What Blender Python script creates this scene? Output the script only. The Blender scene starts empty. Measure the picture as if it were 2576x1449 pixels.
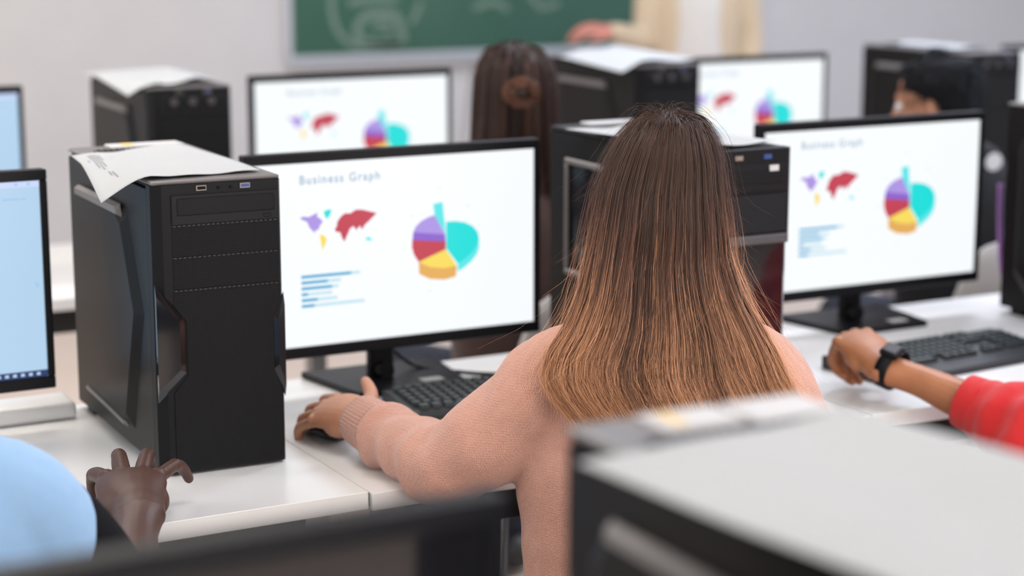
import bpy, bmesh, math, random
import numpy as np
from mathutils import Vector, Matrix

random.seed(7)
rng = np.random.default_rng(7)
scene = bpy.context.scene
COL = scene.collection
R_ = math.radians

# ---------------------------------------------------------------- camera
cam_d = bpy.data.cameras.new('camera')
cam = bpy.data.objects.new('camera', cam_d)
COL.objects.link(cam)
cam.location = (0, 0, 1.569)
cam.rotation_euler = (R_(90 - 10.9), 0, R_(-28.6))
cam_d.sensor_width = 36
cam_d.lens = 36 * 4819 / 2576
cam_d.clip_start = .05
cam_d.dof.use_dof = True
cam_d.dof.focus_distance = 2.68
cam_d.dof.aperture_fstop = 2.3
scene.camera = cam

# ---------------------------------------------------------------- world, lights, exposure
world = bpy.data.worlds.new('world')
scene.world = world
world.use_nodes = True
world.node_tree.nodes['Background'].inputs[0].default_value = (.9, .95, 1, 1)
world.node_tree.nodes['Background'].inputs[1].default_value = .3

def area(name, loc, rot, sx, sy, energy, col):
    l = bpy.data.lights.new(name, 'AREA')
    l.shape = 'RECTANGLE'; l.size = sx; l.size_y = sy; l.energy = energy; l.color = col
    o = bpy.data.objects.new(name, l); COL.objects.link(o)
    o.location = loc; o.rotation_euler = rot
    return o

LAMPS = [(x, y) for y in (-.6, 1.6, 3.8, 6.0) for x in (-1.6, .9, 3.4, 5.9)]
for i, (x, y) in enumerate(LAMPS):
    warm = (1, .95, .90) if x < 3 else (.76, .84, 1)
    area('ceiling_lamp_light', (x, y, 2.84), (0, 0, 0), 1.2, .5, {-.6: 2.5, 1.6: 8.5, 3.8: 21, 6.0: 23}[y] * (1.0 if x < 3 else {-.6: 1.3, 1.6: 3.2, 3.8: 1.9, 6.0: .72}[y]), warm)
area('window_daylight', (-2.9, 3.7, 1.6), (0, R_(-90), 0), 1.5, 4.6, 55, (.97, .98, 1))
area('window_daylight', (8.9, 3.7, 1.6), (0, R_(90), 0), 1.5, 4.6, 50, (.55, .68, 1))
area('window_daylight', (1.5, -2.5, 1.65), (R_(90), 0, 0), 7.0, 1.5, 165, (1, .97, .95))  # added soft light from assumed windows behind the camera, lifting wall and backs

vs = scene.view_settings
vs.view_transform = 'Standard'; vs.look = 'None'; vs.exposure = 0.18; vs.gamma = 1.0
vs.use_curve_mapping = False
cy = scene.cycles
cy.max_bounces = 4; cy.diffuse_bounces = 2; cy.glossy_bounces = 2; cy.transmission_bounces = 2; cy.transparent_max_bounces = 4
cy.caustics_reflective = False; cy.caustics_refractive = False
cy.use_adaptive_sampling = True; cy.adaptive_threshold = .08; cy.adaptive_min_samples = 16
cy.use_denoising = True

# ---------------------------------------------------------------- materials
MATS = {}
def mat(name, col, rough=.5, metal=0., spec=.5, sheen=0., emit=None, coat=0., alpha=1., trans=0.):
    if name in MATS: return MATS[name]
    m = bpy.data.materials.new(name); m.use_nodes = True
    b = m.node_tree.nodes['Principled BSDF']
    b.inputs['Base Color'].default_value = (*col, 1)
    b.inputs['Roughness'].default_value = rough
    b.inputs['Metallic'].default_value = metal
    b.inputs['Specular IOR Level'].default_value = spec
    b.inputs['Sheen Weight'].default_value = sheen
    b.inputs['Coat Weight'].default_value = coat
    b.inputs['Transmission Weight'].default_value = trans
    b.inputs['Alpha'].default_value = alpha
    if emit is not None:
        b.inputs['Emission Color'].default_value = (*emit[0], 1)
        b.inputs['Emission Strength'].default_value = emit[1]
    if name.startswith(('graphic', 'screen_', 'led', 'lamp_diff')): m.cycles.emission_sampling = 'NONE'
    MATS[name] = m
    return m

def nodes(m): return m.node_tree.nodes, m.node_tree.links, m.node_tree.nodes['Principled BSDF']

def add_noise(m, scale, amount, c1, c2, bump=0., bdist=.001, stretch=(1, 1, 1), detail=4, coord='Object'):
    n, l, b = nodes(m)
    tc = n.new('ShaderNodeTexCoord'); mp = n.new('ShaderNodeMapping'); mp.inputs['Scale'].default_value = stretch
    nz = n.new('ShaderNodeTexNoise'); nz.inputs['Scale'].default_value = scale; nz.inputs['Detail'].default_value = detail
    l.new(tc.outputs[coord], mp.inputs[0]); l.new(mp.outputs[0], nz.inputs['Vector'])
    rp = n.new('ShaderNodeValToRGB'); rp.color_ramp.elements[0].position = .5 - amount; rp.color_ramp.elements[1].position = .5 + amount
    rp.color_ramp.elements[0].color = (*c1, 1); rp.color_ramp.elements[1].color = (*c2, 1)
    l.new(nz.outputs[0], rp.inputs[0]); l.new(rp.outputs[0], b.inputs['Base Color'])
    if bump:
        bp = n.new('ShaderNodeBump'); bp.inputs['Strength'].default_value = bump; bp.inputs['Distance'].default_value = bdist
        l.new(nz.outputs[0], bp.inputs['Height']); l.new(bp.outputs[0], b.inputs['Normal'])
    return m

def dots(m, scale, dark, light, bump=.5, bdist=.001, stretch=(1, 1, 1), rand=0., lo=.15, hi=.45):
    n, l, b = nodes(m)
    tc = n.new('ShaderNodeTexCoord'); mp = n.new('ShaderNodeMapping'); mp.inputs['Scale'].default_value = stretch
    v = n.new('ShaderNodeTexVoronoi'); v.voronoi_dimensions = '2D'; mp.inputs['Rotation'].default_value = (R_(-90), 0, 0); v.inputs['Scale'].default_value = scale; v.inputs['Randomness'].default_value = rand
    l.new(tc.outputs['Object'], mp.inputs[0]); l.new(mp.outputs[0], v.inputs['Vector'])
    rp = n.new('ShaderNodeValToRGB'); rp.color_ramp.elements[0].position = lo; rp.color_ramp.elements[1].position = hi
    rp.color_ramp.elements[0].color = (*dark, 1); rp.color_ramp.elements[1].color = (*light, 1)
    l.new(v.outputs['Distance'], rp.inputs[0]); l.new(rp.outputs[0], b.inputs['Base Color'])
    bp = n.new('ShaderNodeBump'); bp.inputs['Strength'].default_value = bump; bp.inputs['Distance'].default_value = bdist
    l.new(rp.outputs[0], bp.inputs['Height']); l.new(bp.outputs[0], b.inputs['Normal'])
    return m

M_wall = add_noise(mat('wall_paint', (.74, .72, .71), .85, spec=.2), 6, .3, (.64, .62, .612), (.67, .65, .64), .1, .002)
M_floor = add_noise(mat('floor_vinyl', (.5, .4, .33), .45), 3, .3, (.62, .50, .42), (.68, .56, .475))
M_ceil = mat('ceiling_paint', (.8, .8, .8), .9)
M_white = add_noise(mat('white_laminate', (.83, .81, .79), .28), 9, .3, (.86, .85, .835), (.88, .87, .855))
M_edge = mat('desk_edging', (.82, .79, .75), .4)
M_steel = mat('grey_steel', (.35, .35, .36), .4, .6)
M_blackmet = mat('black_steel', (.012, .012, .013), .45)
M_plast = mat('black_plastic', (.005, .005, .006), .45, spec=.18)
M_plast2 = mat('black_satin_plastic', (.006, .006, .008), .36, spec=.2)
M_gloss = mat('glossy_black_plastic', (.008, .008, .010), .08, coat=.3)
M_panel = add_noise(mat('painted_black_steel', (.02, .019, .019), .36, spec=.10), 900, .3, (.009, .0082, .008), (.012, .011, .0108), .12, .0004)
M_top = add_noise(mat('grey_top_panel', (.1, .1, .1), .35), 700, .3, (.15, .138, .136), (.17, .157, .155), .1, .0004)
M_grille = dots(mat('perforated_grille', (.02, .02, .02), .6, spec=.1), 330, (.0008, .0008, .0008), (.017, .017, .018), 1., .002)
M_slot = mat('slot_highlight', (.05, .042, .042), .4)  # dull grey, lighter than the bezel, for slot dashes and front buttons
M_metal = mat('usb_metal', (.30, .25, .22), .35, 1)
M_usbk = mat('usb_black', (.004, .004, .004), .5, spec=.1)
M_usbb = mat('usb_blue', (.02, .06, .24), .4)
M_paper = add_noise(mat('paper', (.8, .8, .8), .8, spec=.2), 8, .3, (.49, .50, .505), (.51, .52, .525), .15, .004)
M_ink = mat('printed_ink', (.27, .27, .28), .8)
M_label = mat('white_label', (.6, .59, .59), .5)
M_yel = mat('yellow_print', (.85, .55, .12), .5)
M_green = add_noise(mat('chalkboard_green', (.03, .12, .07), .5, spec=.45), 2.2, .25, (.024, .10, .060), (.045, .125, .085), stretch=(1, 1, .5))
M_chalk = mat('chalk', (.19, .27, .215), .95, spec=0)
M_alu = mat('aluminium_frame', (.62, .63, .66), .4, .3)
M_lampd = mat('lamp_diffuser', (.9, .9, .9), .6, emit=((1, .97, .93), .6))
M_screen = mat('lit_white_screen', (.02, .02, .02), .4, emit=((.94, .975, 1), .87))
M_screenb = mat('lit_blue_screen', (.02, .02, .02), .4, emit=((.46, .66, .87), .84))
M_task = mat('screen_taskbar', (.01, .01, .01), .4, emit=((.01, .035, .12), 1))
M_lilac = mat('screen_tabbar', (.01, .01, .01), .4, emit=((.52, .60, .86), 1))
M_icon = mat('screen_icon', (.01, .01, .01), .4, emit=((.30, .50, .70), 1))
M_icon2 = mat('screen_white_icon', (.01, .01, .01), .4, emit=((.45, .55, .75), 1))
def em(name, c, s=.87): return mat(name, (.01, .01, .01), .4, emit=(c, s))
M_txt = em('graphic_text', (.32, .45, .58))
M_pur, M_pur2 = em('graphic_lilac', (.42, .30, .78)), em('graphic_violet', (.26, .12, .62))
M_teal, M_teal2 = em('graphic_teal', (.0, .74, .72)), em('graphic_teal_light', (.10, .80, .82))
M_red, M_red2 = em('graphic_red', (.56, .045, .08)), em('graphic_red_dark', (.45, .03, .05))
M_ylw, M_org = em('graphic_yellow', (.95, .72, .11)), em('graphic_orange', (.80, .42, .10))
M_blu, M_blul = em('graphic_blue', (.07, .42, .68)), em('graphic_pale_blue', (.55, .78, .88))
M_key = mat('keycap', (.035, .045, .05), .35)
M_keyp = mat('key_legend', (.25, .3, .3), .5)
M_kb = mat('keyboard_base', (.014, .014, .016), .4)
M_mouse = mat('mouse_black', (.012, .013, .014), .3)
M_mouseg = mat('mouse_grey', (.45, .46, .45), .35)
M_chair = mat('light_grey_chair_shell', (.5, .48, .46), .45)
M_blackfab = mat('black_fabric', (.005, .005, .007), .85, spec=.15)
M_jeans = add_noise(mat('dark_trousers', (.02, .025, .04), .8), 300, .3, (.018, .022, .036), (.03, .035, .055), .3, .001)
M_shoe = mat('shoe', (.05, .05, .05), .5)
M_purple = mat('purple_cable', (.30, .13, .38), .5)
M_cable = mat('beige_cable', (.42, .34, .27), .6)
M_cableb = mat('black_cable', (.012, .012, .012), .5)
M_glass = mat('tinted_acrylic', (.05, .05, .06), .08, alpha=.25)
M_boardg = mat('circuit_dark', (.02, .03, .04), .4)
M_led1 = em('led_green', (.45, .75, .05), 1.2)
M_led2 = em('led_blue', (.08, .30, .45), .8)

def skin(name, c, c2):
    m = mat(name, c, .48, spec=.4)
    add_noise(m, 38, .35, c, c2, .12, .002)
    b = m.node_tree.nodes['Principled BSDF']
    b.inputs['Subsurface Weight'].default_value = .08
    b.inputs['Subsurface Radius'].default_value = (.01, .004, .002)
    b.inputs['Subsurface Scale'].default_value = .4
    return m
S_light = skin('skin_light', (.52, .235, .135), (.60, .29, .18))
S_tan = skin('skin_tan', (.40, .155, .068), (.48, .20, .095))
S_dark = skin('skin_dark', (.060, .024, .015), (.085, .035, .022))
S_pink = skin('skin_pink', (.55, .20, .15), (.62, .25, .19))

def fabric(name, c1, c2, scale=420, bump=.5, bdist=.0012, stretch=(1, 1, .7), sheen=.3):
    m = mat(name, c1, .9, spec=.15, sheen=sheen)
    n, l, b = nodes(m)
    tc = n.new('ShaderNodeTexCoord'); mp = n.new('ShaderNodeMapping'); mp.inputs['Scale'].default_value = stretch
    v = n.new('ShaderNodeTexVoronoi'); v.inputs['Scale'].default_value = scale; v.inputs['Randomness'].default_value = .45
    nz = n.new('ShaderNodeTexNoise'); nz.inputs['Scale'].default_value = 60; nz.inputs['Detail'].default_value = 5
    l.new(tc.outputs['Object'], mp.inputs[0]); l.new(mp.outputs[0], v.inputs['Vector']); l.new(tc.outputs['Object'], nz.inputs['Vector'])
    mx = n.new('ShaderNodeMath'); mx.operation = 'MULTIPLY_ADD'; mx.inputs[1].default_value = .7; mx.inputs[2].default_value = 0
    l.new(v.outputs['Distance'], mx.inputs[0])
    ad = n.new('ShaderNodeMath'); ad.operation = 'MULTIPLY_ADD'; ad.inputs[1].default_value = .55
    l.new(nz.outputs[0], ad.inputs[0]); l.new(mx.outputs[0], ad.inputs[2])
    rp = n.new('ShaderNodeValToRGB'); rp.color_ramp.elements[0].position = .3; rp.color_ramp.elements[1].position = .9
    rp.color_ramp.elements[0].color = (*c2, 1); rp.color_ramp.elements[1].color = (*c1, 1)
    l.new(ad.outputs[0], rp.inputs[0]); l.new(rp.outputs[0], b.inputs['Base Color'])
    bp = n.new('ShaderNodeBump'); bp.inputs['Strength'].default_value = bump; bp.inputs['Distance'].default_value = bdist
    l.new(ad.outputs[0], bp.inputs['Height']); l.new(bp.outputs[0], b.inputs['Normal'])
    return m
F_pink = fabric('pink_knit', (.61, .31, .228), (.71, .39, .30), 430, .9, .0022, (1, 1, .62), .35)
F_blue = fabric('light_blue_cloth', (.30, .50, .76), (.36, .55, .80), 900, .2, .0006)
F_red = fabric('red_sweatshirt', (.58, .022, .026), (.66, .035, .036), 900, .3, .0008)
F_cream = fabric('cream_knit', (.55, .42, .28), (.66, .53, .38), 250, .5, .003)
F_grey = fabric('pale_grey_shirt', (.62, .58, .53), (.68, .64, .60), 500, .2, .001)
F_brown = fabric('dark_brown_top', (.04, .022, .018), (.06, .032, .026), 500, .3, .001)
F_black = fabric('black_shirt', (.012, .012, .014), (.018, .018, .02), 600, .3, .001, sheen=.1)

# ---------------------------------------------------------------- mesh helpers
class MB:
    """collects shapes into one bmesh; build() links it as one mesh object"""
    def __init__(s): s.bm = bmesh.new(); s.mi = 0
    def _mark(s, faces):
        for f in faces: f.material_index = s.mi
    def box(s, x0, x1, y0, y1, z0, z1, bev=0., seg=1, rot=None):
        m = Matrix.Translation(((x0 + x1) / 2, (y0 + y1) / 2, (z0 + z1) / 2)) @ (rot if rot else Matrix()) @ Matrix.Diagonal((abs(x1 - x0), abs(y1 - y0), abs(z1 - z0), 1))
        r = bmesh.ops.create_cube(s.bm, size=1, matrix=m)
        fs = set(f for v in r['verts'] for f in v.link_faces)
        s._mark(fs)
        if bev:
            es = list(set(e for v in r['verts'] for e in v.link_edges))
            q = bmesh.ops.bevel(s.bm, geom=es, offset=bev, segments=seg, affect='EDGES', profile=.5)
            s._mark(q['faces'])
        return s
    def prism(s, poly, axis, a, b, bev=0.):
        """polygon (2D list) extruded along axis ('x','y','z') from a to b"""
        def P(p, h):
            return {'x': (h, p[0], p[1]), 'y': (p[0], h, p[1]), 'z': (p[0], p[1], h)}[axis]
        A = [s.bm.verts.new(P(p, a)) for p in poly]; B = [s.bm.verts.new(P(p, b)) for p in poly]
        fs = [s.bm.faces.new(A), s.bm.faces.new(B[::-1])]
        n = len(poly)
        for i in range(n): fs.append(s.bm.faces.new((A[i], B[i], B[(i + 1) % n], A[(i + 1) % n])))
        s._mark(fs)
        bmesh.ops.recalc_face_normals(s.bm, faces=fs)
        return s
    def frustum(s, poly, poly2, axis, a, b):
        def P(p, h):
            return {'x': (h, p[0], p[1]), 'y': (p[0], h, p[1]), 'z': (p[0], p[1], h)}[axis]
        A = [s.bm.verts.new(P(p, a)) for p in poly]; B = [s.bm.verts.new(P(p, b)) for p in poly2]
        fs = [s.bm.faces.new(A), s.bm.faces.new(B[::-1])]
        n = len(poly)
        for i in range(n): fs.append(s.bm.faces.new((A[i], B[i], B[(i + 1) % n], A[(i + 1) % n])))
        s._mark(fs); bmesh.ops.recalc_face_normals(s.bm, faces=fs)
        return s
    def cyl(s, p, axis, r, h, n=16, r2=None):
        rot = {'z': Matrix(), 'x': Matrix.Rotation(R_(90), 4, 'Y'), 'y': Matrix.Rotation(R_(-90), 4, 'X')}[axis]
        q = bmesh.ops.create_cone(s.bm, cap_ends=True, segments=n, radius1=r, radius2=r if r2 is None else r2, depth=h, matrix=Matrix.Translation(p) @ rot)
        s._mark(set(f for v in q['verts'] for f in v.link_faces)); return s
    def ball(s, p, rx, ry, rz, n=14):
        q = bmesh.ops.create_uvsphere(s.bm, u_segments=n, v_segments=n // 2 + 1, radius=1, matrix=Matrix.Translation(p) @ Matrix.Diagonal((rx, ry, rz, 1)))
        s._mark(set(f for v in q['verts'] for f in v.link_faces)); return s
    def raw(s, V, Fs):
        vs_ = [s.bm.verts.new(v) for v in V]
        s._mark([s.bm.faces.new([vs_[i] for i in f]) for f in Fs]); return s
    def tube(s, pts, r, n=8):
        V, Fs = loft_data(pts, [(r, r)] * len(pts), n=n, caps=False); return s.raw(V, Fs)
    def mesh(s, name, smooth=False):
        me = bpy.data.meshes.new(name); s.bm.to_mesh(me); s.bm.free()
        if smooth:
            me.polygons.foreach_set('use_smooth', [True] * len(me.polygons))
        return me
    def build(s, name, mats, parent=None, smooth=False, loc=None):
        return obj(name, s.mesh(name, smooth), mats, parent, loc)

def obj(name, me, mats=None, parent=None, loc=None):
    if mats is not None:
        me.materials.clear()
        for m in (mats if isinstance(mats, (list, tuple)) else [mats]): me.materials.append(m)
    o = bpy.data.objects.new(name, me); COL.objects.link(o)
    if parent is not None: o.parent = parent
    if loc is not None: o.location = loc
    return o

def tag(o, label, cat, group=None):
    o['label'] = label; o['category'] = cat
    if group: o['group'] = group
    return o

def thing(name, label, cat, loc=(0, 0, 0), rz=0., group=None):
    o = bpy.data.objects.new(name, None); COL.objects.link(o); o.empty_display_size = .05
    o.location = loc; o.rotation_euler = (0, 0, rz)
    return tag(o, label, cat, group)

def struct(o): o['kind'] = 'structure'; return o

def loft_data(pts, rad, n=16, side=None, caps=True):
    """closed tube through pts; rad = (a along side, b across)"""
    P = [np.array(p, float) for p in pts]; k = len(P)
    rings = []
    prev = None
    for i in range(k):
        t = P[min(i + 1, k - 1)] - P[max(i - 1, 0)]; t /= np.linalg.norm(t) + 1e-12
        if side is not None:
            s = np.array(side, float)
        elif prev is not None: s = prev
        else:
            s = np.cross(t, (0, 0, 1.)) if abs(t[2]) < .95 else np.array((1., 0, 0))
        s = s - t * (s @ t); s /= np.linalg.norm(s) + 1e-12; prev = s
        b = np.cross(t, s)
        rings.append((P[i], s, b, t, rad[i][0], rad[i][1]))
    seq = []
    if caps:
        c, s, b, t, ra, rb = rings[0]; rm = min(ra, rb)
        for kk in (85, 60, 30): 
            q = R_(kk); seq.append((c - t * rm * math.sin(q) * .8, s, b, ra * math.cos(q), rb * math.cos(q)))
    for c, s, b, t, ra, rb in rings: seq.append((c, s, b, ra, rb))
    if caps:
        c, s, b, t, ra, rb = rings[-1]; rm = min(ra, rb)
        for kk in (30, 60, 85):
            q = R_(kk); seq.append((c + t * rm * math.sin(q) * .8, s, b, ra * math.cos(q), rb * math.cos(q)))
    V = []; Fs = []
    for c, s, b, ra, rb in seq:
        for j in range(n):
            a = 2 * math.pi * j / n; V.append(tuple(c + s * ra * math.cos(a) + b * rb * math.sin(a)))
    m = len(seq)
    for i in range(m - 1):
        for j in range(n):
            j2 = (j + 1) % n
            Fs.append((i * n + j, i * n + j2, (i + 1) * n + j2, (i + 1) * n + j))
    Fs.append(tuple(range(n))[::-1]); Fs.append(tuple(range((m - 1) * n, m * n)))
    return V, Fs

class Flesh:
    """overlapping closed lofts, fused into one skin by a voxel remesh"""
    def __init__(s): s.V = []; s.F = []
    def add(s, VF):
        o = len(s.V); s.V += [tuple(v) for v in VF[0]]; s.F += [tuple(i + o for i in f) for f in VF[1]]; return s
    def loft(s, pts, rad, n=16, side=None):
        rad = [(r, r) if not isinstance(r, (tuple, list)) else r for r in rad]
        return s.add(loft_data(pts, rad, n, side))
    def curve(s, pts, rad, n=16, side=None, sub=5):
        P, Rr = smooth_path(pts, [(r, r) if not isinstance(r, (tuple, list)) else r for r in rad], sub)
        return s.add(loft_data(P, Rr, n, side))
    def ball(s, c, r, axes=None):
        c = np.array(c, float); A = np.eye(3) if axes is None else np.array(axes, float)
        r = (r, r, r) if not isinstance(r, (tuple, list)) else r
        V = []; Fs = []; nu, nv = 18, 12
        for i in range(1, nv):
            ph = math.pi * i / nv
            for j in range(nu):
                th = 2 * math.pi * j / nu
                V.append(tuple(c + A[0] * r[0] * math.sin(ph) * math.cos(th) + A[1] * r[1] * math.sin(ph) * math.sin(th) + A[2] * r[2] * math.cos(ph)))
        for i in range(nv - 2):
            for j in range(nu):
                j2 = (j + 1) % nu; Fs.append((i * nu + j, (i + 1) * nu + j, (i + 1) * nu + j2, i * nu + j2))
        t = len(V); V.append(tuple(c + A[2] * r[2])); V.append(tuple(c - A[2] * r[2]))
        for j in range(nu):
            j2 = (j + 1) % nu; Fs.append((t, j, j2)); Fs.append((t + 1, (nv - 2) * nu + j2, (nv - 2) * nu + j))
        return s.add((V, Fs))
    def fuse(s, voxel, smooth=6, factor=.5):
        me = bpy.data.meshes.new('tmp'); me.from_pydata(s.V, [], s.F)
        o = bpy.data.objects.new('tmp', me); COL.objects.link(o)
        r = o.modifiers.new('r', 'REMESH'); r.mode = 'VOXEL'; r.voxel_size = voxel
        if smooth:
            q = o.modifiers.new('s', 'SMOOTH'); q.iterations = smooth; q.factor = factor
        dg = bpy.context.evaluated_depsgraph_get()
        ev = o.evaluated_get(dg).to_mesh()
        V = np.empty(len(ev.vertices) * 3); ev.vertices.foreach_get('co', V); V = V.reshape(-1, 3)
        Fs = [tuple(p.vertices) for p in ev.polygons]
        o.evaluated_get(dg).to_mesh_clear()
        bpy.data.objects.remove(o); bpy.data.meshes.remove(me)
        return V, Fs

def smooth_path(pts, rad, sub=5):
    P = [np.array(p, float) for p in pts]; Rr = [np.array(r, float) for r in rad]
    oP, oR = [], []
    k = len(P)
    for i in range(k - 1):
        for q in range(sub):
            t = q / sub
            for A, out in ((P, oP), (Rr, oR)):
                a, b, c, d = A[max(i - 1, 0)], A[i], A[i + 1], A[min(i + 2, k - 1)]
                out.append(.5 * (2 * b + (c - a) * t + (2 * a - 5 * b + 4 * c - d) * t * t + (3 * b - a - 3 * c + d) * t ** 3))
    oP.append(P[-1]); oR.append(Rr[-1])
    return [tuple(p) for p in oP], [tuple(r) for r in oR]

def join_vf(*parts):
    V = []; Fs = []
    for v, f in parts:
        o = len(V); V += [tuple(x) for x in v]; Fs += [tuple(i + o for i in q) for q in f]
    return V, Fs

def mesh_vf(name, VF, origin=(0, 0, 0), smooth=True):
    V = np.array(VF[0], float) - np.array(origin, float)
    me = bpy.data.meshes.new(name); me.from_pydata([tuple(v) for v in V], [], VF[1])
    if smooth: me.polygons.foreach_set('use_smooth', [True] * len(me.polygons))
    me.update(); return me

# ---------------------------------------------------------------- the room
X0, X1, Y0, Y1, ZC = -3.0, 9.0, -2.6, 8.2, 2.9
def slab(name, x0, x1, y0, y1, z0, z1, m):
    return struct(MB().box(x0, x1, y0, y1, z0, z1).build(name, m))
slab('floor', X0 - .1, X1 + .1, Y0 - .1, Y1 + .1, -.1, 0, M_floor)
slab('ceiling', X0 - .1, X1 + .1, Y0 - .1, Y1 + .1, ZC, ZC + .1, M_ceil)
slab('wall_back', X0 - .1, X1 + .1, Y1, Y1 + .1, 0, ZC, M_wall)
m = MB(); m.box(X0 - .1, -2.1, Y0 - .1, Y0, 0, ZC); m.box(5.1, X1 + .1, Y0 - .1, Y0, 0, ZC); m.box(-2.1, 5.1, Y0 - .1, Y0, 0, .85); m.box(-2.1, 5.1, Y0 - .1, Y0, 2.45, ZC)
struct(m.build('wall_front', M_wall))
m = MB(); m.box(-2.1, 5.1, Y0 - .06, Y0 - .02, .85, .9); m.box(-2.1, 5.1, Y0 - .06, Y0 - .02, 2.4, 2.45)
for k in range(7): m.box(-2.1 + k * 1.19, -2.05 + k * 1.19, Y0 - .06, Y0 - .02, .85, 2.45)
struct(m.build('window_3', M_alu))  # frame of the added windows behind the camera, never in view
slab('baseboard_back', X0, X1, Y1 - .012, Y1, 0, .08, M_alu)
for nm, xa, xb in (('wall_left', X0 - .1, X0), ('wall_right', X1, X1 + .1)):
    m = MB()
    m.box(xa, xb, Y0, 1.2, 0, ZC); m.box(xa, xb, 6.2, Y1, 0, ZC)
    m.box(xa, xb, 1.2, 6.2, 0, .8); m.box(xa, xb, 1.2, 6.2, 2.4, ZC)
    struct(m.build(nm, M_wall))
for k, xa in ((1, X0 - .06), (2, X1 + .02)):
    m = MB()
    for y in (1.2, 2.85, 4.5, 6.15): m.box(xa, xa + .04, y, y + .05, .8, 2.4)
    m.box(xa, xa + .04, 1.2, 6.2, .8, .85); m.box(xa, xa + .04, 1.2, 6.2, 2.35, 2.4)
    struct(m.build('window_%d' % k, M_alu))
for i, (x, y) in enumerate(LAMPS):
    row = ['nearest the room front wall', 'above the near desks', 'above the middle desks', 'close to the chalkboard wall'][i // 4]
    colw = ['first', 'second', 'third', 'fourth'][i % 4]
    t = thing('ceiling_light', f'flat white ceiling light panel {row}, {colw} from the left', 'ceiling light', (x, y, ZC), 0, 'ceiling light panels')
    m = MB(); m.box(-.63, .63, -.28, -.25, -.05, 0); m.box(-.63, .63, .25, .28, -.05, 0); m.box(-.63, -.6, -.25, .25, -.05, 0); m.box(.6, .63, -.25, .25, -.05, 0)
    m.build('frame', M_alu, t)
    MB().box(-.6, .6, -.25, .25, -.04, -.02).build('diffuser', M_lampd, t)

# ---------------------------------------------------------------- chalkboard
cb = thing('chalkboard', 'large green chalkboard with faint chalk drawing on the back wall', 'chalkboard', (3.32, Y1, .955))
BW = 2.58
MB().box(0, BW, -.022, -.004, 0, 1.2).build('board', M_green, cb)
m = MB(); m.box(-.03, BW + .03, -.03, 0, -.03, 0, .004); m.box(-.03, BW + .03, -.03, 0, 1.2, 1.23, .004); m.box(-.03, 0, -.03, 0, 0, 1.2, .004); m.box(BW, BW + .03, -.03, 0, 0, 1.2, .004)
m.build('frame', M_alu, cb)
MB().box(-.02, BW + .02, -.09, -.03, -.045, -.03, .004).build('chalk_tray', M_alu, cb)
def stroke(pts, w):
    P, _ = smooth_path([(x - 3.32, -.0235, z - .955) for x, z in pts], [(1, 1)] * len(pts), 6)
    m = MB()
    V = []; Fs = []
    for i, p in enumerate(P):
        a = np.array(P[max(i - 1, 0)]); b = np.array(P[min(i + 1, len(P) - 1)]); t = b - a; t /= np.linalg.norm(t) + 1e-9
        nrm = np.array((-t[2], 0, t[0])) * w / 2
        V += [tuple(np.array(p) + nrm), tuple(np.array(p) - nrm)]
    for i in range(len(P) - 1): Fs.append((2 * i, 2 * i + 1, 2 * i + 3, 2 * i + 2))
    m.raw(V, Fs).build('chalk_line', M_chalk, cb)
stroke([(3.515, 1.30), (3.516, 1.206), (3.521, 1.133), (3.545, 1.066), (3.60, 1.01), (3.68, .987), (3.865, .988)], .030)
stroke([(3.87, 1.0), (3.875, 1.035), (3.85, 1.107), (3.816, 1.136), (3.704, 1.133), (3.653, 1.094), (3.642, 1.048), (3.68, 1.012), (3.78, 1.0), (3.86, 1.0)], .040)
stroke([(3.723, 1.074), (3.764, 1.091), (3.80, 1.085), (3.80, 1.04)], .030)
stroke([(3.60, 1.19), (3.72, 1.205), (3.85, 1.203)], .03)
stroke([(3.97, 1.19), (3.95, 1.141), (3.918, 1.087)], .028)
stroke([(4.25, 1.15), (4.35, 1.18), (4.44, 1.14)], .03)
stroke([(4.55, 1.22), (4.62, 1.15), (4.72, 1.17)], .03)

# ---------------------------------------------------------------- desks
def desk(x0, x1, yf, yb, z, label, dz=0.):
    t = thing('desk', label, 'desk', ((x0 + x1) / 2, (yf + yb) / 2, 0), 0, 'white desks in rows')
    w = (x1 - x0) / 2 - .001; d = (yb - yf) / 2; z += dz
    MB().box(-w, w, -d, d, z - .028, z, .0012, 1).build('desktop', M_white, t)
    for sx in (-1, 1):
        for sy in (-1, 1):
            MB().box(sx * (w - .06) - .02, sx * (w - .06) + .02, sy * (d - .08) - .02, sy * (d - .08) + .02, 0, z - .028).build('leg', M_steel, t)
    MB().box(-w + .08, w - .08, d - .1, d - .06, z - .11, z - .028).build('rear_beam', M_blackmet, t)
    MB().box(-w + .08, w - .08, -d + .05, -d + .09, z - .09, z - .028).build('front_beam', M_blackmet, t)
    return t
DZ = .74
desk(.186, 1.116, 2.487, 3.2, DZ, 'white desk under the sharp black tower at the left')
desk(1.117, 2.050, 2.480, 3.2, DZ, 'white desk the pink sweater woman is working at', -.0015)
desk(2.051, 2.985, 2.482, 3.2, DZ, 'white desk with the red sleeve resting over its edge')
desk(2.986, 3.92, 2.484, 3.2, DZ, 'white desk at the right picture edge, middle row')
for i, (a, b) in enumerate([(.75, 1.70), (1.701, 2.90), (2.901, 3.95), (3.951, 5.1)]):
    desk(a, b, 4.15, 4.87, DZ, ['far row white desk leftmost, behind the sharp black tower', 'far row white desk in front of the dark haired bun student',
                                'far row white desk behind the right business graph monitor', 'far row white desk at the far right end'][i])
desk(-.35, .60, .50, 1.225, DZ, 'nearest row white desk under the switched off monitor')
desk(.601, 1.55, .50, 1.225, DZ, 'nearest row white desk under the big blurred tower')
MB().box(0, .185, 0, .085, 0, .03, .008, 3).build('cable_cover', M_white, None, True)
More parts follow.
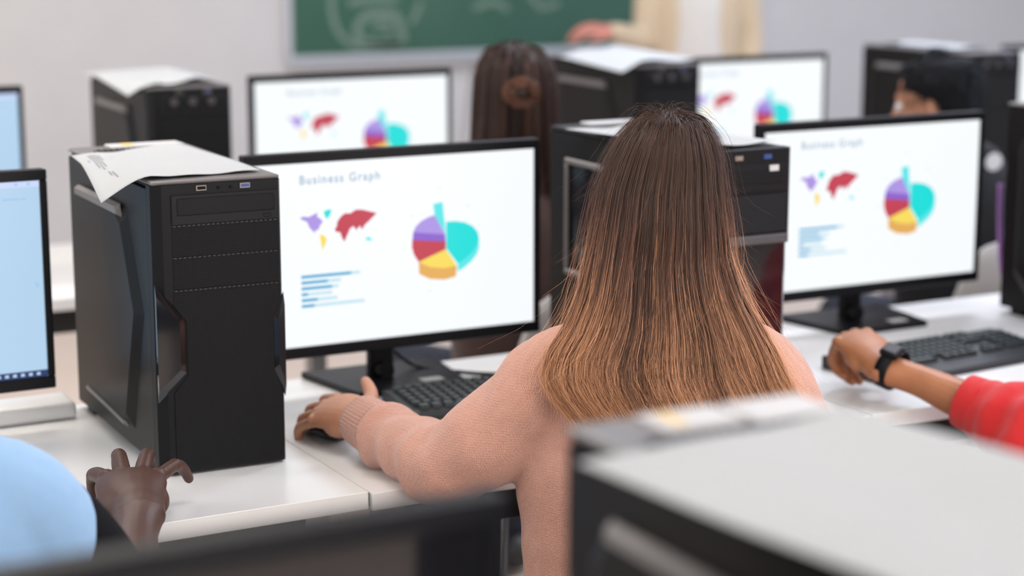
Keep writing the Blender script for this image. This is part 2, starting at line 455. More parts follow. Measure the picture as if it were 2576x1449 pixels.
cc = bpy.data.objects['cable_cover']; cc.location = (.672, 3.105, DZ)
tag(cc, 'raised white cable cover along the left desk back edge', 'cable cover')

# ---------------------------------------------------------------- computer towers
TW, TD, TH = .2, .4865, .45
def tower_meshes():
    D = {}
    m = MB(); m.box(.006, TW - .006, .03, TD, .012, TH - .006, .002); D['case'] = (m.mesh('case'), [M_panel])
    m = MB(); m.box(0, TW, .004, TD, TH - .006, TH, .003, 2); D['top_panel'] = (m.mesh('top_panel'), [M_top])
    # left side panel with its raised angular field
    m = MB(); m.box(0, .006, .032, TD - .004, .014, TH - .013, .001)
    outer = [(.415, .398), (.165, .398), (.13, .385), (.062, .24), (.135, .045), (.165, .036), (.40, .048), (.445, .09), (.445, .36)]
    inner = [(.408, .380), (.172, .378), (.15, .368), (.090, .24), (.155, .068), (.172, .058), (.39, .066), (.425, .10), (.425, .35)]
    m.frustum(outer, inner, 'x', 0.0, -.009)
    D['side_panel'] = (m.mesh('side_panel'), [M_panel])
    m = MB(); m.frustum([(.408, .398), (.160, .398), (.150, .378), (.408, .380)], [(.404, .394), (.164, .394), (.157, .383), (.404, .384)], 'x', -.004, -.0125); D['ridge_trim_0'] = (m.mesh('ridge_trim'), [M_top])  # lit bevel of the black ridge, painted on as a lighter grey strip
    m = MB(); m.frustum([(.39, .062), (.165, .052), (.160, .044), (.39, .054)], [(.388, .060), (.168, .051), (.165, .047), (.388, .056)], 'x', -.003, -.0105); D['ridge_trim_1'] = (m.mesh('ridge_trim'), [M_top])  # lower bevel light, painted on the same way
    m = MB(); m.box(TW - .006, TW, .032, TD - .004, .014, TH - .013, .001); D['side_panel_2'] = (m.mesh('side_panel'), [M_panel])
    # front bezel: bevelled frame
    m = MB(); m.prism([(.0, .032), (.0, .012), (.014, 0), (TW - .004, 0), (TW, .006), (TW, .032)], 'z', .004, TH - .006); 
    D['front_bezel'] = (m.mesh('front_bezel'), [M_plast])
    m = MB(); m.box(.028, .195, -.003, .004, .384, .429, .001); D['optical_drive'] = (m.mesh('optical_drive'), [M_plast2])
    m = MB(); m.box(.028, .195, -.0015, .004, .336, .381, .0008); D['bay_cover'] = (m.mesh('bay_cover'), [M_grille])
    m = MB(); m.box(.028, .195, -.0015, .004, .287, .333, .0008); D['bay_cover_2'] = (m.mesh('bay_cover'), [M_grille])
    m = MB(); m.prism([(.028, .283), (.196, .283), (.196, .255), (.182, .235), (.182, .145), (.196, .12), (.196, .012), (.024, .012), (.024, .13), (.046, .155), (.046, .238), (.028, .262)], 'y', -.0015, .004)
    D['front_grille'] = (m.mesh('front_grille'), [M_grille])
    m = MB(); m.frustum([(-.001, .298), (.046, .246), (.046, .158), (-.001, .116)], [(-.001, .280), (.034, .240), (.034, .166), (-.001, .135)], 'y', .001, -.005)
    D['grip'] = (m.mesh('grip'), [M_gloss])
    m = MB(); m.frustum([(TW + .0005, .270), (.182, .235), (.182, .15), (TW + .0005, .105)], [(TW + .0005, .25), (.190, .228), (.190, .158), (TW + .0005, .125)], 'y', .001, -.005)
    D['grip_2'] = (m.mesh('grip'), [M_gloss])
    def slots(z):
        m = MB(); n = 22
        for i in range(n):
            x = .0295 + i * (.165 / n); m.box(x, x + .0042, -.0020, 0, z - .0006, z + .0006)
        return m.mesh('slot_row')
    for k, z in enumerate((.3825, .3345, .285)): D['slot_row_%d' % k] = (slots(z), [M_slot])
    for k, x in enumerate((.075, .143)):
        m = MB(); m.box(x - .008, x + .008, -.002, .002, .4335, .4415, .0006); D['usb_port_%d' % k] = (m.mesh('usb_port'), [M_metal])
        m = MB(); m.box(x - .0065, x + .0065, -.0026, .0, .4352, .4402); D['usb_tongue_%d' % k] = (m.mesh('usb_tongue'), [M_usbk if k == 0 else M_usbb])
    for k, x in enumerate((.102, .121)):
        m = MB(); m.cyl((x, 0, .4365), 'y', .0023, .004, 14); D['audio_jack_%d' % k] = (m.mesh('audio_jack'), [M_usbk])
    for k, (x, y) in enumerate(((.025, .05), (TW - .025, .05), (.025, TD - .05), (TW - .025, TD - .05))):
        m = MB(); m.box(x - .018, x + .018, y - .02, y + .02, 0, .013, .002); D['foot_%d' % k] = (m.mesh('foot'), [M_plast])
    m = MB()
    for i in range(14): m.box(.03 + i * .0102, .037 + i * .0102, TD - .105, TD - .075, TH, TH + .004)
    m.box(.025, .177, TD - .11, TD - .07, TH - .002, TH + .0015)
    D['top_vent'] = (m.mesh('top_vent'), [M_blackmet])
    m = MB(); m.box(.036, .188, -.0045, -.002, .398, .424, .0012); D['drive_tray'] = (m.mesh('drive_tray'), [M_plast])
    m = MB(); m.box(.170, .182, -.0045, -.002, .388, .3935, .0012); D['eject_button'] = (m.mesh('eject_button'), [M_plast2])
    return D
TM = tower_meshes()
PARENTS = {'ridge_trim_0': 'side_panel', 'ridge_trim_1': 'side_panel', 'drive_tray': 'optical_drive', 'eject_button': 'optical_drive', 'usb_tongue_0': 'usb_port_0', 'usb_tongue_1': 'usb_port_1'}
def clean(k):
    while k[-1].isdigit() or k[-1] == '_': k = k[:-1]
    return k
def tower(loc, rz, label, small=False, skip=()):
    t = thing('computer_tower', label, 'computer', loc, rz, 'computer towers on the desks')
    made = {}
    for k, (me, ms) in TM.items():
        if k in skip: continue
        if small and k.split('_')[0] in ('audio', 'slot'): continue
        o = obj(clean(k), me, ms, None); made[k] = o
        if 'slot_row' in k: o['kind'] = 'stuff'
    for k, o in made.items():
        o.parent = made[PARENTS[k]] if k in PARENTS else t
    return t
def top_label(t, x0, x1, y0, y1, yellow=True):
    o = MB().box(x0, x1, y0, y1, TH, TH + .0045, .001).build('paper_label', M_label, t)
    if yellow: MB().box(x0 + .2 * (x1 - x0), x0 + .34 * (x1 - x0), y0 + .2 * (y1 - y0), y1 - .1 * (y1 - y0), TH + .0045, TH + .005).build('yellow_print', M_yel, o)
    return o
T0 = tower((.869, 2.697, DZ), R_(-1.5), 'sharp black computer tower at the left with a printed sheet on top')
top_label(T0, .06, .185, TD - .06, TD - .01)
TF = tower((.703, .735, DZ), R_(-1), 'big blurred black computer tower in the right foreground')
top_label(TF, .055, .125, TD - .062, TD - .012); 
MB().box(.130, .205, TD - .07, TD - .015, TH, TH + .0055, .0015).build('paper_label', M_label, TF)
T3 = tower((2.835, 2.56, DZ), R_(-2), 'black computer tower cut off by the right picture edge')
for i, (x, y, lab) in enumerate([(1.368, 4.25, 'blurred black tower behind the sharp left tower, paper draped on top'),
                                 (2.715, 4.29, 'blurred black tower behind the woman head, just below the teacher'),
                                 (3.815, 4.24, 'blurred black tower behind the black haired student')]):
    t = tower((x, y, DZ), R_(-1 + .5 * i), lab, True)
    for k in range(3): MB().cyl((.06 + k * .045, -.005, .415), 'y', .009, .004, 14).build('front_button', M_slot, t)

# second model: windowed side, glossy plain front
def tower_b(loc, rz, label):
    t = thing('computer_tower', label, 'computer', loc, rz, 'computer towers on the desks')
    W, D, H = .195, .50, TH
    m = MB(); m.box(.006, W - .006, .03, D, .012, .02); m.box(.006, W, .03, D, H - .012, H - .006); m.box(W - .01, W, .03, D, .012, H - .01); m.box(.006, W - .006, D - .01, D, .012, H - .01); m.box(.006, W - .006, .03, .04, .012, H - .01)
    m.build('case', M_panel, t)
    MB().box(0, W, .03, D, H - .008, H, .003, 2).build('top_panel', M_plast2, t)
    # side panel with a window opening
    m = MB()
    y0, y1, z0, z1 = .16, .425, .19, .385
    m.box(0, .006, .032, y0, .014, H - .009); m.box(0, .006, y1, D - .003, .014, H - .009); m.box(0, .006, y0, y1, .014, z0); m.box(0, .006, y0, y1, z1, H - .009)
    sp = m.build('side_panel', M_panel, t)
    m = MB(); e = .012
    m.box(-.006, .001, y0 - e, y1 + e, z1, z1 + e, .003); m.box(-.006, .001, y0 - e, y1 + e, z0 - e, z0, .003); m.box(-.006, .001, y0 - e, y0, z0, z1, .003); m.box(-.006, .001, y1, y1 + e, z0, z1, .003)
    m.build('window_frame', M_top, sp)
    MB().box(.002, .004, y0, y1, z0, z1).build('window_pane', M_glass, sp)
    MB().box(W - .03, W - .022, .06, D - .03, .10, H - .04).build('motherboard', M_boardg, t)
    m = MB(); m.box(.05, W - .03, .19, .42, .24, .262, .003); m.build('graphics_card', M_plast, t)
    m = MB(); m.cyl((.11, .34, .33), 'x', .045, .04, 24); m.build('cooler_fan', M_plast2, t)
    m = MB(); m.cyl((.05, .375, .338), 'x', .014, .01, 16); m.build('blue_lamp', M_led2, t)
    m = MB(); m.cyl((.03, .355, .262), 'x', .009, .01, 16); m.build('green_lamp', M_led1, t)
    MB().box(.02, .12, .36, .44, .03, .225, .004).build('power_supply', mat('beige_grey_steel', (.3, .25, .22), .5), t)
    m = MB(); m.prism([(0, .03), (0, .008), (.012, 0), (W - .008, 0), (W, .008), (W, .03)], 'z', .30, H); m.build('front_bezel', M_plast, t)
    m = MB(); m.prism([(.002, .03), (.002, .010), (.014, .003), (W - .012, .003), (W - .004, .010), (W - .004, .03)], 'z', .008, .30); m.build('lower_bezel', M_gloss, t)
    MB().box(.004, W - .006, -.003, .01, .288, .304, .002).build('silver_band', mat('dark_grey_band', (.07, .07, .075), .35), t)
    dr = MB().box(.02, W - .012, -.003, .002, .378, .425, .001).build('optical_drive', M_plast2, t)
    MB().box(.028, W - .02, -.004, -.002, .392, .418, .001).build('drive_tray', M_plast, dr)
    MB().box(.145, .163, -.0055, -.003, .413, .423).build('drive_sticker', M_label, dr)
    MB().box(.02, W - .012, -.002, .002, .308, .374, .001).build('bay_cover', M_gloss, t)
    for k, x in enumerate((.085, .143)):
        MB().box(x - .008, x + .008, -.002, .002, .433, .441, .0006).build('usb_port', M_metal if k == 0 else M_usbb, t)
    for k, (x, y) in enumerate(((.025, .05), (W - .025, .05), (.025, D - .05), (W - .025, D - .05))):
        MB().box(x - .018, x + .018, y - .02, y + .02, 0, .013, .002).build('foot', M_plast, t)
    return t
TB = tower_b((1.768, 2.61, DZ), R_(-1.0), 'black tower with a side window standing behind the woman head')
top_label(TB, .06, .19, TD - .035, TD + .005, False)

# ---------------------------------------------------------------- loose papers on the towers
def sheet(name, corners, label, hfun, z, nu=26, nv=26, group='loose paper sheets on the towers', lines=()):
    """corners: back-left, back-right, front-right, front-left (x,y); bilinear sheet with height hfun(u,v); u across, v to the front"""
    c = [np.array(q, float) for q in corners]
    o0 = sum(c) / 4
    V = []; 
    def P(u, v, dz=0.):
        p = (c[0] * (1 - u) + c[1] * u) * (1 - v) + (c[3] * (1 - u) + c[2] * u) * v - o0
        return (p[0], p[1], hfun(u, v) + dz)
    th = .0006
    m = MB()
    n1 = nu + 1
    for lay in (th, 0):
        for j in range(nv + 1):
            for i in range(nu + 1): V.append(P(i / nu, j / nv, lay))
    Fs = []
    N = n1 * (nv + 1)
    for j in range(nv):
        for i in range(nu):
            a = j * n1 + i
            Fs.append((a, a + n1, a + n1 + 1, a + 1)); Fs.append((N + a, N + a + 1, N + a + n1 + 1, N + a + n1))
    for i in range(nu):
        Fs.append((i, i + 1, N + i + 1, N + i)); a = nv * n1 + i; Fs.append((a + 1, a, N + a, N + a + 1))
    for j in range(nv):
        a = j * n1; Fs.append((a + n1, a, N + a, N + a + n1)); a = j * n1 + nu; Fs.append((a, a + n1, N + a + n1, N + a))
    o = m.raw(V, Fs).build(name, M_paper, None, True, (o0[0], o0[1], z))
    tag(o, label, 'paper', group)
    for (ua, va, ub, vb, w) in lines:
        K = 10; vv = []; ff = []
        for k in range(K + 1):
            t = k / K; u = ua + (ub - ua) * t; v = va + (vb - va) * t
            vv += [P(u, v, .0011), P(u + w, v, .0011)]
        for k in range(K): ff.append((2 * k, 2 * k + 1, 2 * k + 3, 2 * k + 2))
        MB().raw(vv, ff).build('print_line', M_ink, o)
    return o
def h_main(u, v):
    droop = -.030 * max(0, 1 - u / .32) ** 1.6 * max(0, (v - .35) / .65) ** 1.2
    return .0012 + droop + .006 * math.exp(-((u - .75) / .18) ** 2) * (1 - v) + .004 * math.exp(-((u - .3) / .12) ** 2) * v + .002 * math.sin(9 * u + 3 * v) ** 2
L = []
for k, (u, va, vb) in enumerate([(.10, .12, .50), (.125, .10, .55), (.15, .10, .48), (.175, .12, .30), (.06, .30, .36), (.155, .62, .78), (.135, .60, .70)]):
    L.append((u, va, u, vb, .010))
sheet('paper_sheet', [(.852, 3.055), (1.062, 3.09), (1.052, 2.733), (.798, 2.715)], 'printed white sheet with drooping corner on the sharp left tower', h_main, DZ + TH + .001, lines=L)
def h_fg(u, v): return .0035 + .006 * math.exp(-((u) / .22) ** 2) * math.exp(-(v / .3) ** 2) + .004 * math.sin(4 * u + 2 * v) ** 2 + .006 * max(0, u - .7)
sheet('paper_sheet', [(.650, 1.098), (.912, 1.138), (.965, .70), (.700, .672)], 'large blurred white sheet covering the right foreground tower', h_fg, DZ + TH + .001)
def h_tb(u, v): return .004 + .008 * math.exp(-(u / .25) ** 2) + .003 * math.sin(5 * u) ** 2
sheet('paper_sheet', [(1.705, 2.93), (1.90, 3.0), (1.955, 2.645), (1.76, 2.62)], 'white sheet on the windowed tower behind the woman head', h_tb, DZ + TH + .001)
def h_r1(u, v): return .003 + .012 * math.sin(5 * u + 1) ** 2 * v - .030 * max(0, 1 - u / .3) * max(0, v - .3) / .7 + .006 * (1 - v) * u
sheet('paper_sheet', [(1.345, 4.70), (1.575, 4.72), (1.568, 4.30), (1.325, 4.26)], 'rumpled white sheet draped over the blurred far left tower', h_r1, DZ + TH + .001)
def h_r2(u, v): return .004 + .014 * (1 - v) * u + .008 * math.sin(4 * u) ** 2 - .02 * max(0, 1 - u / .25) * v
sheet('paper_sheet', [(2.67, 4.62), (2.92, 4.74), (2.92, 4.33), (2.66, 4.28)], 'white sheet on the far tower just below the teacher', h_r2, DZ + TH + .001)
sheet('paper_sheet', [(3.87, 4.66), (4.0, 4.66), (4.0, 4.36), (3.87, 4.36)], 'small pale sheet on the far tower at the right', lambda u, v: .0015 + .006 * math.sin(3 * u) ** 2, DZ + TH + .001)

# ---------------------------------------------------------------- monitors
MW, MH = .578, .362
SX0, SX1, SZ0, SZ1 = .011, .566, .0205, .3445   # screen rectangle in the panel
def poly_mesh(name, polys):
    m = MB()
    for p in polys: 
        vs_ = [m.bm.verts.new((x, 0, z)) for x, z in p]; m.bm.faces.new(vs_)
    bmesh.ops.triangulate(m.bm, faces=m.bm.faces[:])
    bmesh.ops.recalc_face_normals(m.bm, faces=m.bm.faces[:])
    me = m.mesh(name); return me
def text_mesh(s, size):
    c = bpy.data.curves.new('t', 'FONT'); c.body = s; c.size = size; c.space_character = 1.22; c.offset = .0003
    o = bpy.data.objects.new('t', c); COL.objects.link(o)
    dg = bpy.context.evaluated_depsgraph_get(); me = bpy.data.meshes.new_from_object(o.evaluated_get(dg))
    bpy.data.objects.remove(o)
    me.transform(Matrix.Rotation(R_(90), 4, 'X')); return me
def arc(cx, cz, rx, rz, a0, a1, n=14):
    return [(cx + rx * math.cos(R_(a0 + (a1 - a0) * i / n)), cz + rz * math.sin(R_(a0 + (a1 - a0) * i / n))) for i in range(n + 1)]
G = []   # (name, mesh, material, layer)
tm = text_mesh('Business Graph', .0215)
xs = [v.co.x for v in tm.vertices]; w_ = max(xs) - min(xs)
tm.transform(Matrix.Diagonal((.152 / w_, 1, 1, 1))); tm.transform(Matrix.Translation((.0905, 0, .287)))
G.append(('title_text', tm, M_txt, 1))
def g(name, poly, m, lay=1): G.append((name, poly_mesh(name, poly if isinstance(poly[0][0], tuple) else [poly]), m, lay))
g('map_continent', [(.09, .228), (.098, .231), (.107, .229), (.114, .232), (.124, .236), (.121, .229), (.128, .226), (.134, .219), (.128, .213), (.125, .205), (.121, .206), (.119, .201), (.115, .203), (.108, .211), (.104, .221), (.097, .224)], M_pur)
g('map_continent', [(.135, .236), (.142, .240), (.151, .239), (.147, .229), (.141, .223), (.138, .228)], M_teal)
g('map_continent', [(.127, .196), (.134, .196), (.141, .188), (.137, .178), (.132, .168), (.130, .180)], M_ylw)
g('map_continent', [(.156, .205), (.163, .211), (.161, .217), (.168, .226), (.176, .231), (.186, .230), (.197, .236), (.209, .235), (.237, .227), (.226, .221), (.221, .213), (.214, .208), (.208, .199), (.204, .207), (.197, .199), (.192, .207), (.185, .203), (.182, .196), (.178, .189), (.174, .180), (.169, .189), (.166, .198), (.158, .199)], M_red)
g('map_continent', [(.213, .181), (.219, .186), (.224, .184), (.228, .177), (.221, .179)], M_teal2)
for k, (l1, l2) in enumerate([(.095, .112), (.050, .075), (.058, .070), (.012, .058), (.030, .068), (.024, .120)]):
    z = .124 - k * .0104
    g('bar_light', [(.091, z - .0028), (.091 + l2, z - .0028), (.091 + l2, z + .0028), (.091, z + .0028)], M_blul, 1)
    g('bar', [(.091, z - .0028), (.091 + l1, z - .0028), (.091 + l1, z + .0028), (.091, z + .0028)], M_blu, 2)
g('pie_slice', [(.374, .152)] + [(.374, .201), (.392, .201), (.412, .197), (.428, .189), (.438, .178), (.441, .166), (.437, .154), (.428, .142), (.414, .131), (.397, .122)], M_teal, 2)
g('pie_slice', [(.397, .122), (.414, .131), (.428, .142), (.437, .154), (.441, .166), (.441, .148), (.436, .136), (.426, .125), (.412, .115), (.397, .107)], M_teal2, 1)
g('pie_slice', [(.373, .178), (.371, .200), (.367, .238), (.348, .235), (.351, .214)], M_teal2, 2)
g('pie_slice', [(.372, .178), (.351, .215), (.338, .212), (.324, .206), (.313, .197), (.308, .187)], M_pur, 3)
g('pie_slice', [(.372, .178), (.308, .187), (.306, .171), (.373, .163)], M_pur2, 3)
g('pie_slice', [(.373, .165), (.306, .173), (.305, .160), (.309, .146), (.318, .132), (.373, .150)], M_red, 4)
g('pie_slice', [(.373, .151), (.318, .132), (.340, .121), (.37, .116), (.395, .119)], M_ylw, 5)
g('pie_slice', [(.318, .132), (.340, .121), (.37, .116), (.395, .119), (.393, .099), (.37, .095), (.340, .099), (.319, .110)], M_org, 5)
for (x, z) in ((.355, .262), (.302, .215), (.412, .226), (.285, .156), (.335, .075)):
    g('chart_note', [(x, z), (x + .011, z), (x + .011, z + .003), (x, z + .003)], em('graphic_note', (.80, .90, .95)), 1)

SHELL = MB(); SHELL.box(0, MW, 0, .022, 0, MH, .003, 2); SHELL.box(.06, MW - .06, .02, .05, .06, MH - .05, .012, 2)
SHELL = SHELL.mesh('shell')
BEZ = MB()
BEZ.box(0, MW, -.006, .002, SZ1, MH, .0015); BEZ.box(0, MW, -.006, .002, 0, SZ0, .0015); BEZ.box(0, SX0, -.006, .002, SZ0, SZ1, .0015); BEZ.box(SX1, MW, -.006, .002, SZ0, SZ1, .0015)
BEZ = BEZ.mesh('bezel')
SCR = MB().box(SX0 - .001, SX1 + .001, -.0012, .002, SZ0 - .001, SZ1 + .001).mesh('screen')
SCRB = SCR.copy(); SCRO = SCR.copy()
NECK = MB(); NECK.box(-.024, .024, .028, .050, -.07, .12, .004); NECK.cyl((0, .028, -.045), 'y', .017, .03, 18)
NECK.ball((-.012, .012, -.048), .006, .004, .006, 10)
NECK = NECK.mesh('neck')
BASE = MB(); BASE.prism([(-.105, -.08), (.105, -.08), (.135, .115), (-.135, .115)], 'z', 0, .012)
BASE = BASE.mesh('base')
STK = MB().box(.03, .072, -.062, -.036, .012, .0126).mesh('base_sticker')
def monitor(x, y, z0, label, kind='graph', rz=0., lift=0.):
    t = thing('monitor', label, 'monitor', (x + MW / 2, y, z0), rz, 'desktop monitors')
    zb = .811 - DZ + lift
    def sub(name, me, mats, par, off): return obj(name, me, mats, par, off)
    sub('shell', SHELL, M_plast, t, (-MW / 2, 0, zb)); sub('bezel', BEZ, M_plast2, t, (-MW / 2, 0, zb))
    sc = sub('screen', {'graph': SCR, 'blue': SCRB, 'off': SCRO}[kind], {'graph': M_screen, 'blue': M_screenb, 'off': M_gloss}[kind], t, (-MW / 2, 0, zb))
    sub('neck', NECK, M_plast, t, (-.02, 0, zb + .0))
    b = sub('base', BASE, M_plast2, t, (-.0, .02, 0)); sub('sticker', STK, M_label, b, (0, 0, 0))
    if kind == 'graph':
        for nm, me, m, lay in G: sub(nm, me, m, sc, (SX0, -.0014 - .00012 * lay, SZ0))
    elif kind == 'blue':
        w = SX1 - SX0; h = SZ1 - SZ0
        def q(nm, x0, x1, za, zb2, m, lay=1):
            MB().box(x0, x1, -.0016 - .0002 * lay, -.0012, za, zb2).build(nm, m, sc, False, (SX0, 0, SZ0))
        q('tab_bar', 0, w, h - .010, h, M_lilac)
        q('task_bar', 0, w, 0, .011, M_task)
        for k in range(9): q('task_icon', w - .012 - .013 * k - .006, w - .012 - .013 * k, .003, .008, M_icon2, 2)
        for k in range(2): q('tab_icon', w - .02 - .02 * k, w - .015 - .02 * k, h - .007, h - .003, M_icon, 2)
        for (xa, ln) in ((.075, .006), (.060, .028), (.03, .008)): q('menu_text', w - xa - ln * 0, w - xa + ln, h - .030, h - .027, M_icon, 1)
        q('scroll_arrow', w - .014, w - .010, .155, .158, M_icon); q('scroll_arrow', w - .012, w - .008, .150, .155, M_icon)
    return t
monitor(1.147, 3.06, DZ, 'monitor with business graph right beside the sharp left tower')
monitor(2.222, 3.06, DZ, 'monitor with business graph at the right above the watch hand')
monitor(.232, 3.06, DZ, 'nearer light blue screen monitor cut by the left picture edge', 'blue')
monitor(.017, 1.10, DZ, 'switched off dark monitor in the left foreground', 'off', 0., .013)
monitor(1.768, 4.65, DZ, 'blurred graph monitor above the sharp left monitor')
monitor(3.04, 4.65, DZ, 'blurred graph monitor right of the teacher, behind the woman')
monitor(.605, 4.65, DZ, 'blurred light blue monitor at the upper left picture edge', 'blue')
monitor(4.33, 4.65, DZ, 'blurred graph monitor cut by the upper right picture edge')

# ---------------------------------------------------------------- keyboards and mice
KEY = MB(); KEY.frustum([(-.0078, -.0078), (.0078, -.0078), (.0078, .0078), (-.0078, .0078)], [(-.0064, -.0062), (.0064, -.0062), (.0064, .0068), (-.0064, .0068)], 'z', 0, .0075); KEY = KEY.mesh('key')
LEG = MB().box(-.003, .003, -.002, .003, .0075, .0077).mesh('key_legend')
def keyboard(loc, rz, label, pad=True, D=.145):
    t = thing('keyboard', label, 'keyboard', loc, rz, 'black keyboards')
    W = .445 if pad else .372
    m = MB(); y0 = .0725 - D
    m.prism([(y0, 0), (.0725, 0), (.0725, .024), (.0605, .026), (-.0665, .014), (y0 + .004, .012), (y0, .008)], 'x', -W / 2, W / 2)
    m.build('base', M_kb, t)
    def K(x, y, sx=1.):
        zz = .0135 + (y + .0665) * .092
        o = obj('key', KEY, M_key, t, (x, y, zz)); o.scale = (sx, 1, 1)
    p = .0188
    for r in range(6):
        y = .048 - r * p - (0 if r else -.004)
        if r == 5:
            x = -W / 2 + .018
            for sx in (1.2, 1.2, 1.2, 6.0, 1.2, 1.2, 1.2, 1.2):
                K(x + .0078 * sx, y, sx); x += p * sx * .99
        else:
            for c in range(15): K(-W / 2 + .018 + c * p + (r % 3) * .0 + .003, y)
        for c in range(3):
            if not (r == 3 or (r == 4 and c != 1)): K(-W / 2 + .018 + 15.6 * p + c * p, y)
        if r > 0 and pad:
            for c in range(4): K(-W / 2 + .018 + 19.0 * p + c * p, y)
    return t
keyboard((1.536, 2.875, DZ), R_(-2), 'black keyboard in front of the pink sweater woman', False)
keyboard((2.418, 2.748, DZ), R_(5), 'black keyboard under the hand with the watch', True, .182)
def mouse(loc, rz, label, m_body, m_top):
    t = thing('mouse', label, 'computer mouse', loc, rz, 'computer mice')
    f = Flesh(); f.loft([(0, -.042, .012), (0, -.02, .017), (0, .015, .016), (0, .042, .010)], [(.026, .012), (.031, .017), (.029, .015), (.022, .009)], 18, (1, 0, 0))
    me = mesh_vf('shell', (f.V, f.F)); 
    for v in me.vertices: v.co.z = max(v.co.z, .001)
    obj('shell', me, m_body, t)
    m = MB(); m.box(-.0010, .0010, .004, .026, .020, .0325); m.build('button_gap', M_usbk, t)
    m = MB(); m.cyl((0, .028, .024), 'x', .009, .006, 16); m.build('wheel', m_top, t)
    return t
mouse((1.180, 2.806, DZ), R_(14), 'black mouse under the pink sleeved hand', M_mouse, M_plast2)
mouse((.772, 2.615, DZ), R_(12), 'grey mouse under the dark brown hand', M_mouseg, M_mouse)

def cable(name, pts, r, m, label):
    P, _ = smooth_path(pts, [(1, 1)] * len(pts), 8)
    o = np.array(P[0])
    ob = MB().tube([tuple(np.array(p) - o) for p in P], r, 8).build(name, m, None, True, tuple(o))
    return tag(ob, label, 'cable')
cable('cable', [(.92, 3.3, .005), (.97, 3.34, .15), (1.02, 3.30, .35), (1.0, 3.24, .55), (.96, 3.23, .69)], .009, M_cable, 'beige cable hanging behind the sharp left tower')
cable('cable', [(2.93, 3.14, 1.0), (2.925, 3.13, .9), (2.915, 3.10, .80), (2.96, 3.08, .748)], .006, M_purple, 'purple cable dangling by the right edge tower')
cable('cable', [(1.44, 3.10, .80), (1.50, 3.12, .757), (1.58, 3.06, .746), (1.66, 3.0, .746)], .004, M_cableb, 'thin black cable lying on the left graph monitor base')

# ---------------------------------------------------------------- chairs
def chair(loc, heading, label):
    t = thing('chair', label, 'chair', loc, -heading, 'light grey plastic chairs')
    MB().box(-.22, .22, -.20, .22, .40, .425, .012, 3).build('seat', M_chair, t, True)
    V = []; Fs = []; nu, nv = 16, 10
    for s in (0, 1):
        for j in range(nv + 1):
            for i in range(nu + 1):
                u = i / nu * 2 - 1; v = j / nv
                w = .205 - .055 * v * v
                V.append((u * w, -.225 - .07 * v + .05 * u * u - s * .012, .43 + .40 * v - .06 * (u ** 6) * v))
    N = (nu + 1) * (nv + 1)
    for j in range(nv):
        for i in range(nu):
            a = j * (nu + 1) + i; Fs.append((a, a + 1, a + nu + 2, a + nu + 1)); Fs.append((N + a, N + a + nu + 1, N + a + nu + 2, N + a + 1))
    for i in range(nu):
        Fs.append((i, N + i, N + i + 1, i + 1)); a = nv * (nu + 1) + i; Fs.append((a, a + 1, N + a + 1, N + a))
    for j in range(nv):
        a = j * (nu + 1); Fs.append((a, a + nu + 1, N + a + nu + 1, N + a)); a += nu; Fs.append((a, N + a, N + a + nu + 1, a + nu + 1))
    MB().raw(V, Fs).build('backrest', M_chair, t, True)
    for sx in (-1, 1):
        for sy in (-1, 1):
            MB().tube([(sx * .17, sy * .16, .40), (sx * .20, sy * .20, 0)], .011, 10).build('leg', M_steel, t, True)
        MB().box(sx * .15 - .012, sx * .15 + .012, -.225, -.17, .41, .48).build('backrest_bracket', M_steel, t)
    return t

# ---------------------------------------------------------------- people
def nrm(v): v = np.array(v, float); return v / (np.linalg.norm(v) + 1e-12)

